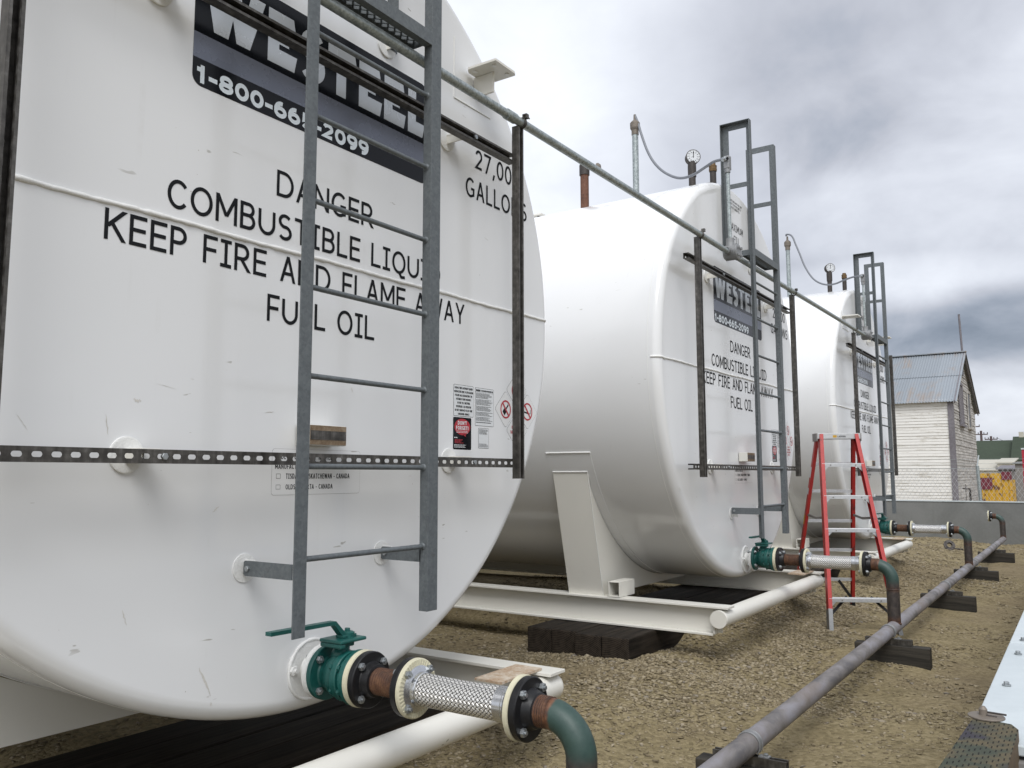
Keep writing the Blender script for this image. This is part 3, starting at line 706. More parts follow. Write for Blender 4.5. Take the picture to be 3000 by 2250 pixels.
# saddles
def saddle(y0, rear=False):
    nm = 'saddle'
    bt, tp = (-1.104, -.635), (-1.335, .295)
    b = MB()
    def zb(x):
        xx = x if x < XC else .28-x
        return -.632 if xx > bt[0] else -.632+(bt[0]-xx)/(bt[0]-tp[0])*(tp[1]-bt[1])
    A0 = math.degrees(math.acos(1.47/ (RT+.008)))
    top, bot = [], []
    for i in range(61):
        a = math.radians(180+29-0+ (180-2*29)*i/60); x = XC+(RT+.006)*math.cos(a); z = ZC+(RT+.006)*math.sin(a)
        if z < -.570: z = max(z, -.62)
        top.append((x, z)); bot.append((x, min(zb(x), z-.002)))
    for yy, fl in ((y0, 0), (y0+.014, 1)):
        vs = [(x, yy, z) for x, z in top]+[(x, yy, z) for x, z in bot]
        fs = [((61+i), 61+i+1, i+1, i) for i in range(60)]
        b.add(vs, [f if not fl else tuple(reversed(f)) for f in fs])
    vs = [(x, y0, z) for x, z in bot]+[(x, y0+.014, z) for x, z in bot]; b.add(vs, [(i, 61+i, 61+i+1, i+1) for i in range(60)])
    s_ = b.build(nm, 'skid', tank)
    for mx in (0, 1):
        X = (lambda x: x) if not mx else (lambda x: .28-x)
        b = MB(); t = .012
        P = [(X(bt[0]), bt[1]), (X(tp[0]), tp[1]), (X(tp[0]+t), tp[1]), (X(bt[0]+t), bt[1])]
        if mx: P = P[::-1]
        b.prism(P, (0, y0+.29, 0), (1, 0, 0), (0, 0, 1), .30); b.build('end_plate', 'skid', s_)
        b = MB(); b.tube([(X(tp[0]-.001), y0-.012+.302*i/20, tp[1]+.002+R_.uniform(-.001, .001)) for i in range(21)], .0062, 8); b.build('weld_bead', 'weld', s_)
        b = MB(); b.tube([(X(bt[0]+(tp[0]-bt[0])*i/20-.001), y0-.010, bt[1]+(tp[1]-bt[1])*i/20) for i in range(21)], .0022, 6); b.build('weld_bead', 'weld', s_)
    # wrapper plate
    b = MB(); a0, a1 = 180+23.0, 360-23.0; r0 = RT+.0022; n_ = 80
    for yy0, yy1 in ((y0-.072, y0+.31),):
        ring = [[(XC+r*math.cos(math.radians(a0+(a1-a0)*i/n_)), y, ZC+r*math.sin(math.radians(a0+(a1-a0)*i/n_))) for i in range(n_+1)] for r, y in ((RT-.004, yy0), (r0, yy0+.001), (r0, yy1-.001), (RT-.004, yy1))]
        for k_ in range(3): b.add(ring[k_]+ring[k_+1], [(i, i+1, n_+2+i, n_+1+i) for i in range(n_)], k_ == 1)
    b.build('wrapper_plate', 'tank', s_)
    for a in (a0, a1):
        b = MB(); b.tube([(XC+(r0+.001)*math.cos(math.radians(a)), y0-.072+.382*i/24, ZC+(r0+.001)*math.sin(math.radians(a))+R_.uniform(-.001, .001)) for i in range(25)], .0058, 8); b.build('weld_bead', 'weld', s_)
    b = MB(); b.tube([(XC+(r0+.0)*math.cos(math.radians(a0+(a1-a0)*i/n_)), y0-.074, ZC+(r0+.0)*math.sin(math.radians(a0+(a1-a0)*i/n_))) for i in range(16, n_-15)], .0028, 6, False); b.build('weld_bead', 'weld', s_)
saddle(.69); saddle(8.6)
# box section lifting sockets on the beams
for x0, x1 in ((-1.152, -.90),):
    b = MB(); y0, y1, z0, z1, t = .522, .615, -.6275, -.515, .007
    b.box((x0, y0, z0), (x1, y1, z0+t)); b.box((x0, y0, z1-t), (x1, y1, z1)); b.box((x0, y0, z0+t), (x1, y0+t, z1-t)); b.box((x0, y1-t, z0+t), (x1, y1, z1-t)); b.build('box_section_stub', 'skid', tank, bevel=.002)
# lug on the head, right
def lug(x0, x1, wx, parent, ox=0):
    x0 += ox; x1 += ox; wx += ox
    b = MB(); b.prism([(x0, -.195), (x1-.02, -.195), (x1, -.185), (x1, -.012), (x0+.03, -.012), (x0, -.03)], (0, 0, 2.222), (1, 0, 0), (0, 1, 0), .011)
    b.box(((x0+x1)/2-.006, -.12, 2.12), ((x0+x1)/2+.006, -.004, 2.221)); L_ = b.build('mounting_lug', 'skid', parent, bevel=.0015)
    for x, y in ((x0+.035, -.16), (x1-.035, -.16), (x0+.035, -.05), (x1-.035, -.05)):
        b = MB(); b.cyl((x, y, 2.2215), (x, y, 2.217), .011, 16); b.build('bolt', 'weld', L_)
    b = MB(); b.tube([(wx, -.001, 2.066+.30*i/20) for i in range(21)], .0035, 6); b.build('weld_bead', 'weld', L_)
    b = MB(); b.tube([(wx+(.295)*i/20, -.001, 2.064) for i in range(21)], .0045, 6); b.build('weld_bead', 'weld', L_)
# round pads that carry the strut frame
def pad(x, z, L, up_=1):
    b = MB(); b.disc((x, .002, z), (x, -.006, z), .056, .003, 32); b.lathe((x, -.004, z), (0, -1, 0), [(0, .052), (.003, .0555), (.004, .051), (.0041, 0)], 32)
    p_ = b.build('mounting_pad', 'weld', tank)
    b = MB(); b.box((x-.008, -L, z+.016*up_-.003), (x+.052, -.005, z+.016*up_+.003)); b.box((x-.006, -L, z-.024), (x, -.005, z+.016)); b.build('stub_angle', 'skid', p_, bevel=.001)
pad(-.632, .337, .096); pad(.915, .34, .096); pad(.885, 1.835, .096); pad(-.6, 1.835, .096); pad(.47, 2.115, .05)
# ladder feet lugs
for x in (-.182, .492):
    b = MB(); b.lathe((x-.005, 0, -.036), (0, -1, 0), [(0, .047), (.004, .048), (.0045, .040), (.0045, 0)], 28); b.box((x-.004, -.052, -.062), (x+.004, -.004, -.008)); b.build('ladder_lug', 'weld', tank, bevel=.001)
# name plate bracket
b = MB(); b.box((.02, -.078, .384), (.200, -.005, .458)); nb = b.build('nameplate_bracket', 'skid', tank, bevel=.002)
b = MB(); b.box((.021, -.0805, .386), (.1985, -.0782, .456)); b.build('bracket_face', 'rustface' if 'rustface' in M else 'rust', nb)
b = MB(); b.box((.0215, -.082, .404), (.196, -.0807, .437)); pl = b.build('nameplate', 'strut', nb)
# nozzle
NX, NZ = .122, -.424
b = MB(); b.lathe((NX, 0, NZ), (0, -1, 0), [(0, .107), (.005, .105), (.007, .100), (.007, .05)], 48)
b.tube([(NX+.104*math.cos(2*PI*i/60), -.004, NZ+.104*math.sin(2*PI*i/60)) for i in range(61)], [.0065+R_.uniform(-.0012, .0012) for _ in range(61)], 8)
nz_ = b.build('nozzle_pad', 'weld', tank)
b = MB(); b.lathe((NX, -.006, NZ), (0, -1, 0), [(0, .056), (.012, .050), (.05, .048)], 40); b.disc((NX, -.054, NZ), (NX, -.0775, NZ), .095, .003, 48); b.build('nozzle_flange', 'weld', tank)
b = MB(); b.hexb((NX-.088, -.006, NZ+.01), (0, -1, 0), .018, .012); b.cyl((NX-.088, -.018, NZ+.01), (NX-.088, -.03, NZ+.01), .008, 12); b.build('grounding_bolt', 'weld', tank)

# ---- lettering and labels on the head
def face_part(name, m_, fn_, parent=tank, y=-.0012):
    b = MB(); fn_(b); return b.build(name, m_, parent)
def rrect(x0, x1, z0, z1, r, n_=6, corners=(1, 1, 1, 1)):
    P = []
    for (cx, cz, a0), on in zip(((x1-r, z1-r, 0), (x0+r, z1-r, 90), (x0+r, z0+r, 180), (x1-r, z0+r, 270)), corners):
        if not on: P.append((x1 if cx > x0+r*1.01 else x0, z1 if cz > z0+r*1.01 else z0)); continue
        P += [(cx+r*math.cos(math.radians(a0+90*i/n_)), cz+r*math.sin(math.radians(a0+90*i/n_))) for i in range(n_+1)]
    return P
def flat(b, poly, y): b.add([(x, y, z) for x, z in poly], [tuple(range(len(poly)))])
[q_.build('warning_lettering', 'ink', tank) for q_ in words('DANGER', -.097, .408, 1.290, 1.388, sw=.13, gap=.115)]
[q_.build('warning_lettering', 'ink', tank) for q_ in words('COMBUSTIBLE LIQUID', -.533, .848, 1.131, 1.229, sw=.13, gap=.115)]
[q_.build('warning_lettering', 'ink', tank) for q_ in words('KEEP FIRE AND FLAME AWAY', -.735, 1.030, .978, 1.074, sw=.13, gap=.115)]
[q_.build('warning_lettering', 'ink', tank) for q_ in words('FUEL OIL', -.124, .424, .823, .921, sw=.13, gap=.115)]
b = MB(); text(b, '27,000', 1.112, 1.50, 1.767, 1.866, gap=.12); b.build('capacity_lettering', 'ink', tank)
b = MB(); text(b, 'GALLONS', 1.036, 1.570, 1.610, 1.708); b.build('capacity_lettering', 'ink', tank)
b = MB(); text(b, 'MAXIMUM', -.035, .312, 2.366, 2.430, sw=.11); text(b, 'FILL', .075, .215, 2.262, 2.325, sw=.11)
for i, z in enumerate((2.64, 2.61, 2.58)): text(b, ('LIQUID LEVEL MUST NOT EXCEED', 'NINETY FIVE PER CENT OF TANK', 'CAPACITY WHEN FILLED')[i][:26-4*i], -.02, .30-.03*i, z-.022, z-.004, sw=.16, simple_=True)
b.build('fill_lettering', 'ink', tank)
# maker's sticker
b = MB(); flat(b, rrect(-.462, .742, 1.573, 2.036, .036), -.0007); lg = b.build('logo_sticker', 'panelblack', tank)
b = MB(); flat(b, [(-.462, 1.669), (.742, 1.669), (.742, 1.758), (-.462, 1.758)], -.0011); b.build('sticker_band', 'bluegrey', lg)
b = MB(); text(b, '1-800-665-2099', -.448, .372, 1.585, 1.648, y=-.0012, sw=.25, gap=.07); b.build('phone_number', 'phone', lg)
b = MB()
ZB, ZT = 1.783, 1.988
def poly(P): b.add([(x, -.0015, ZB+z*(ZT-ZB)) for x, z in P], [tuple(range(len(P)))])
poly([(-.430, 1), (-.385, 0), (-.327, 0), (-.310, .38), (-.293, 0), (-.235, 0), (-.172, 1), (-.236, 1), (-.262, .45), (-.283, 1), (-.330, 1), (-.352, .45), (-.366, 1)])
def letE(x0, w):
    s_ = .052
    poly([(x0, 0), (x0+s_, 0), (x0+s_, 1), (x0, 1)])
    poly([(x0+s_, 0), (x0+w, 0), (x0+w+.012, .30), (x0+s_, .30)])
    poly([(x0+s_, .40), (x0+w-.028, .40), (x0+w-.028, .62), (x0+s_, .62)])
    poly([(x0+s_, .72), (x0+w+.004, .72), (x0+w-.008, 1), (x0+s_, 1)])
letE(-.157, .126); letE(.310, .126); letE(.461, .126)
poly([(.138, .74), (.296, .74), (.284, 1), (.138, 1)]); poly([(.184, 0), (.237, 0), (.237, .74), (.184, .74)])
poly([(.614, 0), (.712, 0), (.726, .30), (.667, .30), (.667, 1), (.614, 1)])
b.build('sticker_lettering', 'silver', lg)
b = MB(); text(b, 'S', -.006, .123, ZB-.002, ZT+.002, y=-.0015, sw=.26); b.build('sticker_lettering', 'silver', lg)
# small stickers
def card(name, x0, x1, z0, z1, m_='sticker', edge='ink', r=.004, e=.0016):
    b = MB(); flat(b, rrect(x0, x1, z0, z1, r), -.0006); st = b.build(name, edge, tank)
    b = MB(); flat(b, rrect(x0+e, x1-e, z0+e, z1-e, r*.8), -.0009); b.build('sticker_face', m_, st); return st
def lines(b, x0, x1, z0, z1, n_, cover=.62, ragged=.25):
    for i in range(n_):
        z = z1-(z1-z0)*(i+.5)/n_; h = (z1-z0)/n_*cover/2; w = x1-(x1-x0)*R_.uniform(0, ragged)
        x = x0
        while x < w:
            L = R_.uniform(.006, .016); b.add([(x, -.0014, z-h), (min(x+L, w), -.0014, z-h), (min(x+L, w), -.0014, z+h), (x, -.0014, z+h)], [(0, 1, 2, 3)]); x += L+.0022
s1 = card('notice_sticker', .952, 1.104, .546, .692)
b = MB()
for i, (t_, f) in enumerate((('CONSULT WITH AUTHORITY HAVING', .94), ('JURISDICTION PRIOR TO INSTALLATION', .97), ('FOLLOW LOCAL REGULATIONS FOR', .88), ('DISTANCES FROM BUILDINGS', .76), ('DO NOT FILL TANK WHEN', .64), ('DISPENSING IS IN OPERATION', .76), ('DO NOT TRANSPORT OR LIFT TANK', .88), ('CONTAINING PRODUCT', .58))):
    z = .6785-.0172*i; text(b, t_, 1.028-.074*f, 1.028+.074*f, z-.0062, z+.0036, sw=.21, gap=.18, simple_=True)
b.build('sticker_print', 'ink', s1)
s2 = card('instruction_sticker', 1.118, 1.268, .508, .690)
b = MB(); text(b, 'WARNING', 1.124, 1.160, .673, .682, sw=.26, simple_=True); text(b, 'TANK INSTALLATION AND MAINTENANCE GUIDE', 1.166, 1.262, .674, .681, sw=.22, simple_=True)
for z0, z1, k_ in ((.640, .666, 6), (.608, .636, 6), (.580, .604, 5), (.556, .576, 4), (.532, .552, 4), (.521, .529, 1)): lines(b, 1.125, 1.261, z0, z1, k_, .42, .3)
b.add([(1.118, -.0014, .6695), (1.268, -.0014, .6695), (1.268, -.0014, .6702), (1.118, -.0014, .6702)], [(0, 1, 2, 3)]); b.build('sticker_print', 'ink', s2)
s3 = card('reminder_sticker', .950, 1.088, .392, .541, 'panelblack', 'panelblack', .007)
b = MB(); flat(b, [(1.019+.060*math.cos(2*PI*i/32), .497+.038*math.sin(2*PI*i/32)) for i in range(32)], -.0012); b.add([(1.020, -.0012, .462), (1.044, -.0012, .452), (1.046, -.0012, .468)], [(0, 1, 2)]); b.build('speech_bubble', 'redink', s3)
b = MB(); text(b, "DON'T", .984, 1.052, .506, .524, sw=.22, y=-.0016); text(b, 'FORGET!', .971, 1.063, .483, .501, sw=.22, y=-.0016)
lines(b, .975, 1.062, .468, .480, 2, .35, .1); lines(b, .958, .985, .443, .450, 1, .6, .1); lines(b, .957, 1.06, .400, .416, 3, .45, .3); b.build('sticker_print', 'sticker', s3)
b = MB(); lines(b, .962, 1.030, .420, .440, 4, .5, .35); b.build('sticker_print', 'redink', s3)
s4 = card('small_notice_sticker', 1.144, 1.228, .402, .498)
b = MB(); lines(b, 1.150, 1.222, .468, .493, 5, .45, .25); lines(b, 1.150, 1.222, .407, .425, 4, .4, .25); b.build('sticker_print', 'ink', s4)
def diamond(name, cx, cz, hx=.094, hz=.094):
    P = []
    for a in range(4):
        c0 = math.radians(90*a); tx, tz = cx+hx*math.cos(c0), cz+hz*math.sin(c0)
        for q in (-.07, .07): P.append((tx*(1-abs(q))+abs(q)*(cx+hx*math.cos(c0+math.copysign(PI/2, q))), tz*(1-abs(q))+abs(q)*(cz+hz*math.sin(c0+math.copysign(PI/2, q)))))
    b = MB(); flat(b, P, -.0006); st = b.build(name, 'ink', tank); b = MB(); flat(b, [(cx+(x-cx)*.985, cz+(z-cz)*.985) for x, z in P], -.0009); b.build('sticker_face', 'clearst', st); return st
def nosign(st, cx, cz, r=.046):
    b = MB(); n_ = 40
    vs = [(cx+rr*math.cos(2*PI*i/n_), -.0018, cz+rr*math.sin(2*PI*i/n_)) for rr in (r, r-.0085) for i in range(n_)]; b.add(vs, [(i, (i+1) % n_, n_+(i+1) % n_, n_+i) for i in range(n_)])
    d, w = r-.004, .0036; b.add([(cx-d*.64-w, -.0021, cz+d*.77-w), (cx+d*.64-w, -.0021, cz-d*.77-w), (cx+d*.64+w, -.0021, cz-d*.77+w), (cx-d*.64+w, -.0021, cz+d*.77+w)], [(0, 1, 2, 3)]); b.build('prohibition_ring', 'redink', st)
d1 = diamond('warning_diamond', 1.372, .601); nosign(d1, 1.372, .601)
b = MB(); flat(b, [(1.344, .590), (1.362, .570), (1.384, .594), (1.366, .612)], -.0014); flat(b, [(1.370, .604), (1.376, .598), (1.398, .622), (1.392, .628)], -.0014); b.build('pictogram', 'ink', d1)
d2 = diamond('warning_diamond', 1.571, .601); nosign(d2, 1.571, .601)
b = MB(); flat(b, [(1.542, .594), (1.592, .586), (1.592, .594), (1.542, .602)], -.0014); b.add([(1.596, -.0014, .590), (1.600, -.0014, .590), (1.602, -.0014, .612), (1.598, -.0014, .612)], [(0, 1, 2, 3)]); b.build('pictogram', 'ink', d2)
d3 = diamond('warning_diamond', 1.4715, .703); nosign(d3, 1.4715, .703)
b = MB(); flat(b, [(1.459, .688), (1.484, .688), (1.488, .700), (1.478, .722), (1.470, .712), (1.460, .702)], -.0014); b.build('pictogram', 'ink', d3)
d4 = diamond('warning_diamond', 1.4715, .499)
b = MB()
for t_, z, h in (('DO NOT LIFT', .540, .034), ('OR TRANSPORT', .515, .047), ('TANK CONTAINING', .490, .060), ('PRODUCT', .465, .034)): text(b, t_, 1.4715-h, 1.4715+h, z-.008, z+.008, sw=.17, gap=.12, y=-.0014, simple_=True)
b.build('sticker_print', 'redink', d4)
b = MB(); flat(b, rrect(-.082, .356, .205, .370, .012), -.0005); ms = b.build('maker_sticker', 'greywall', tank)
b = MB(); flat(b, rrect(-.0812, .3552, .2058, .3692, .0115), -.0008); b.build('sticker_face', 'tank', ms)
b = MB()
text(b, 'MADE IN CANADA BY WESTEEL', -.068, .215, .333, .353, sw=.15); text(b, 'MANUFACTURED IN', -.068, .110, .298, .317, sw=.15)
text(b, 'TISDALE, SASKATCHEWAN - CANADA', -.018, .298, .263, .282, sw=.15); text(b, 'OLDS, ALBERTA - CANADA', -.018, .210, .225, .243, sw=.15)
text(b, '[', -.062, -.042, .264, .281, sw=.07); text(b, '[', -.062, -.042, .226, .242, sw=.07); b.build('sticker_print', 'ink', ms)

tank2 = dup(tank, (T2, 0, 0), 'middle white fuel tank of the three, gravel showing in front of its skid')
tank3 = dup(tank, (T3, 0, 0), 'farthest white fuel tank, standing behind the red stepladder')
lug(1.01, 1.19, .94, tank); lug(1.01, 1.19, .94, tank3, T3)
for tk_, dx_, dz_ in ((tank2, .009, -.080), (tank3, -.018, -.100)):
    for ch_ in tk_.children:
        if ch_.name.startswith('logo_sticker'): ch_.location = (dx_, 0, dz_)
def lug3():
    b = MB(); x0, x1 = T3-.99, T3-.80
    b.prism([(x0, -.19), (x1, -.19), (x1, -.005), (x0, -.005)], (0, 0, 2.225), (1, 0, 0), (0, 1, 0), .012); b.build('mounting_lug', 'skid', tank3, bevel=.001)
    b = MB(); b.tube([(T3-1.0, -.001, 2.10+.2*i/10) for i in range(11)], .005, 6); b.tube([(T3-.99+.33*i/10, -.001, 2.085) for i in range(11)], .005, 6); b.build('weld_bead', 'weld', tank3)
lug3()

# ---- fittings on top of the middle and far tanks
def topfit(tk, ox, rust=True, lug_=True):
    X = XC+ox
    if rust:
        b = MB(); b.cyl((X, 1.49, 2.74), (X, 1.49, 3.19), .041, 24); vp = b.build('fill_pipe', 'rustpipe', tk)
        b = MB(); b.lathe((X, 1.49, 3.185), (0, 0, 1), [(0, .041), (0, .050), (.10, .050), (.105, .046), (.125, .046), (.125, 0)], 24); b.build('pipe_coupling', 'darkpipe', vp)
        b = MB(); b.lathe((X+.02, 1.40, 3.245), (.25, -1, 0), [(0, .028), (.03, .028), (.032, .044), (.05, .046), (.07, .03), (.075, 0)], 20); b.build('vent_cap', 'bronze', vp)
    b = MB(); b.cyl((X, .94, 2.74), (X, .94, 3.47), .029, 24); lp = b.build('level_pipe', 'conduit', tk)
    b = MB(); b.lathe((X, .94, 3.465), (0, 0, 1), [(0, .030), (0, .034), (.045, .034), (.065, .046), (.115, .047), (.125, .040), (.15, .014), (.20, .012), (.215, 0)], 24); b.build('pipe_cap', 'bronze', lp)
    b = MB(); b.cyl((X, .385, 2.74), (X, .385, 2.95), .031, 20); b.lathe((X, .385, 2.94), (0, 0, 1), [(0, .031), (0, .037), (.09, .038), (.14, .036), (.145, 0)], 20); gp = b.build('gauge_pipe', 'darkpipe', tk)
    d = Vector((-.80, -.60, 0)); c_ = Vector((X, .375, 3.122))
    b = MB(); b.lathe(c_-d*.055, d, [(0, 0), (0, .050), (.012, .062), (.078, .066), (.080, .060)], 40); dg = b.build('dial_gauge', 'darkpipe', tk)
    b = MB(); b.lathe(c_-d*.055, d, [(.079, .0605), (.079, 0)], 40); b.build('dial_face', 'white', dg)
    e1 = Vector((.60, -.80, 0)) if d.cross(Vector((0, 0, 1))).dot(Vector((.60, -.80, 0))) < 0 else Vector((-.60, .80, 0))
    b = MB(); e2 = Vector((0, 0, 1)); o_ = c_+d*.0252
    def seg_(a0, a1, r0, r1, w):
        p0 = o_+e1*math.sin(a0)*r0+e2*math.cos(a0)*r0; p1 = o_+e1*math.sin(a1)*r1+e2*math.cos(a1)*r1; t = (p1-p0).normalized(); s_ = d.cross(t)*w/2
        b.add([p0-s_, p0+s_, p1+s_, p1-s_], [(0, 1, 2, 3)])
    for k_ in range(12):
        a = PI/6*k_; seg_(a, a, .049, .057, .003); seg_(a+.08, a+.08, .036, .045, .005)
    for k_ in range(48): seg_(2*PI*k_/48, 2*PI*k_/48, .054, .057, .001)
    seg_(0, 0, -.012, .046, .006); seg_(0, 0, .030, .040, .010); seg_(1.2, 1.2, -.02, -.004, .002); b.build('dial_marks', 'ink', dg)
    b = MB(); b.cyl((X, .19, 2.73), (X, .19, 2.955), .028, 20); vp = b.build('vent_pipe', 'darkpipe', tk)
    b = MB(); b.lathe((X, .19, 2.95), (0, 0, 1), [(0, .030), (0, .034), (.02, .036), (.022, .034), (.042, .034), (.044, .036), (.050, .036), (.052, .026), (.075, .024), (.078, 0)], 20); b.build('vent_cap', 'brass', vp)
    if lug_:
        b = MB(); b.box((X-.10, 1.93, 2.848), (X+.10, 2.25, 2.865)); b.box((X-.01, 2.0, 2.75), (X+.01, 2.2, 2.848)); L_ = b.build('top_plate', 'skid', tk, bevel=.002)
        for yy in (1.99, 2.09):
            b = MB(); b.lathe((X-.05, yy, 2.847), (0, 0, -1), [(0, .017), (.012, .014), (.026, .005), (.026, 0)], 14); b.build('bolt', 'strut', L_)
topfit(tank2, T2); topfit(tank3, T3, rust=False, lug_=False)

# scuffs and grime marks with shapes of their own
def scuff(tk, x0, z0, x1, z1, w, ox=0, n_=9):
    w *= .6
    b = MB(); p0, p1 = Vector((x0+ox, z0)), Vector((x1+ox, z1)); d = (p1-p0); nn = Vector((-d.y, d.x)).normalized(); L_, R2 = [], []
    for i in range(n_+1):
        t = i/n_; p = p0+d*t+nn*R_.uniform(-.5, .5)*w; h_ = w*(.15+math.sin(PI*t)*R_.uniform(.2, .6)); L_.append(p+nn*h_); R2.append(p-nn*h_)
    vs = [(p.x, -.0006, p.y) for p in L_+R2]; b.add(vs, [(i, i+1, n_+2+i, n_+1+i) for i in range(n_)]); b.build('scuff_mark', 'scuff', tk)
for s_ in ((-.70, .455, -.69, .395, .005), (-.615, .505, -.59, .503, .012), (-.32, .155, -.295, .175, .006), (-.62, -.12, -.605, -.165, .006), (-.35, -.335, -.30, -.43, .009), (-.298, -.45, -.30, -.462, .007),
           (-.54, .560, -.47, .548, .002), (-.08, .50, -.12, .495, .004), (.30, .62, .31, .60, .005), (-.95, .44, -.92, .40, .003)): scuff(tank, *s_)
for s_ in ((-.9, .55, -.88, .50, .006), (-1.25, .2, -1.2, .16, .007), (-.2, .1, -.19, .04, .008), (.9, .75, .92, .70, .005), (-.4, .62, -.36, .615, .005), (.3, -.25, .32, -.31, .007)): scuff(tank2, *s_, ox=T2)
# ================================================================== STRUT FRAMES
def channel(p0, d, wdir, odir, L, slots=True, W_=.041, D_=.041, t=.0026, pitch=.0508, slot=(.0145, .0075)):
    """U channel: back wall at p0, length along d, width centred along wdir, open side towards odir"""
    p0, d, w, o = Vector(p0), Vector(d), Vector(wdir), Vector(odir); b = MB()
    P = lambda l, a, q: p0+d*l+w*a+o*q
    def slab(l0, l1, a0, a1, q0, q1):
        vs = [P(l, a, q) for q in (q0, q1) for l, a in ((l0, a0), (l1, a0), (l1, a1), (l0, a1))]
        b.add(vs, [(0, 1, 2, 3), (7, 6, 5, 4), (0, 4, 5, 1), (1, 5, 6, 2), (2, 6, 7, 3), (3, 7, 4, 0)])
    h = W_/2
    slab(0, L, -h, -h+t, 0, D_); slab(0, L, h-t, h, 0, D_)
    slab(0, L, -h+t, -h+.0095, D_-t, D_); slab(0, L, h-.0095, h-t, D_-t, D_)
    slab(0, L, -h+.0095-t, -h+.0095, D_-.010, D_-t); slab(0, L, h-.0095, h-.0095+t, D_-.010, D_-t)
    if not slots: slab(0, L, -h+t, h-t, 0, t); return b
    n_ = int(L/pitch); off = (L-n_*pitch)/2; hh = h-t
    if off > 1e-4: slab(0, off, -hh, hh, 0, t); slab(L-off, L, -hh, hh, 0, t)
    sx, sr = slot
    for i in range(n_):
        l0 = off+i*pitch; lc = l0+pitch/2
        ca = math.atan2(hh, pitch/2); angs = sorted([ca, PI-ca, PI+ca, 2*PI-ca]+[2*PI*k_/16 for k_ in range(16)])
        inn, outp = [], []
        for a in angs:
            c_, s_ = math.cos(a), math.sin(a); r = min((pitch/2)/max(abs(c_), 1e-9), hh/max(abs(s_), 1e-9)); outp.append((lc+c_*r, s_*r))
            ex = sx-sr; ux, uy = c_*sx, s_*sr*1.0
            # stadium: straight middle with round ends
            tq = min(ex/max(abs(c_), 1e-9), 1e9)
            if abs(s_)*tq >= sr and abs(s_) > 1e-9: rr = sr/abs(s_); inn.append((lc+c_*rr, s_*rr))
            else:
                B = -c_*math.copysign(ex, c_); C_ = ex*ex-sr*sr; rr = -B+math.sqrt(max(B*B-C_, 0)); inn.append((lc+c_*rr, s_*rr))
        k_ = len(angs)
        for q, fl in ((0, 0), (t, 1)):
            vs = [P(l, a, q) for l, a in outp]+[P(l, a, q) for l, a in inn]
            fs = [(j, (j+1) % k_, k_+(j+1) % k_, k_+j) for j in range(k_)]; b.add(vs, fs if not fl else [tuple(reversed(f)) for f in fs])
        vs = [P(l, a, 0) for l, a in inn]+[P(l, a, t) for l, a in inn]; b.add(vs, [(j, k_+j, k_+(j+1) % k_, (j+1) % k_) for j in range(k_)])
    return b
def strut_frame(ox, xl, xr, r0, r1, label, clamp_r=True):
    f = thing('strut_frame', (ox+.08, -.14, .25), label, 'frame', 'steel strut frames on the tank ends')
    channel((ox+r0, -.139, .331), (1, 0, 0), (0, 0, 1), (0, 1, 0), r1-r0).build('strut_rail', 'strut', f)
    channel((ox+r0, -.098, 1.829), (1, 0, 0), (0, 0, 1), (0, -1, 0), r1-r0).build('strut_rail', 'strut', f)
    for x, zt in ((xl, 1.985), (xr, 1.985)):
        channel((ox+x, -.1395, .258), (0, 0, 1), (1, 0, 0), (0, -1, 0), zt-.258, slot=(.0145, .0065)).build('strut_post', 'strut', f)
        if x == xr and not clamp_r: continue
        b = MB(); cx = ox+x; cz = 2.003
        b.tube([(cx, -.180+.0245*math.cos(a), cz+.0245*math.sin(a)) for a in [2*PI*i/24 for i in range(25)]], .0035, 6, False)
        b.tube([(cx+.012, -.180+.0245*math.cos(a), cz+.0245*math.sin(a)) for a in [2*PI*i/24 for i in range(25)]], .0035, 6, False)
        b.box((cx-.004, -.215, cz+.018), (cx+.018, -.190, cz+.040)); b.hexb((cx+.018, -.203, cz+.03), (1, 0, 0), .009, .008); b.tube([(cx-.012, -.203, cz+.03), (cx+.040, -.203, cz+.03)], .004, 8)
        b.build('pipe_clamp', 'strut', f)
    for x in (-.595, .93):
        for z in (.331, 1.829):
            b = MB(); b.hexb((ox+x, -.1365, z), (0, -1, 0), .011, .008); b.build('bolt', 'bolt', f)
    return f
strut_frame(0, -1.095, 1.248, -1.30, 1.262, 'slotted steel strut frame bolted on the round end of the nearest tank')
strut_frame(T2, -1.172, 1.205, -1.30, 1.225, 'slotted steel strut frame bolted on the round end of the middle tank')
strut_frame(T3, -1.14, 1.235, -1.27, 1.255, 'slotted steel strut frame bolted on the round end of the farthest tank', False)

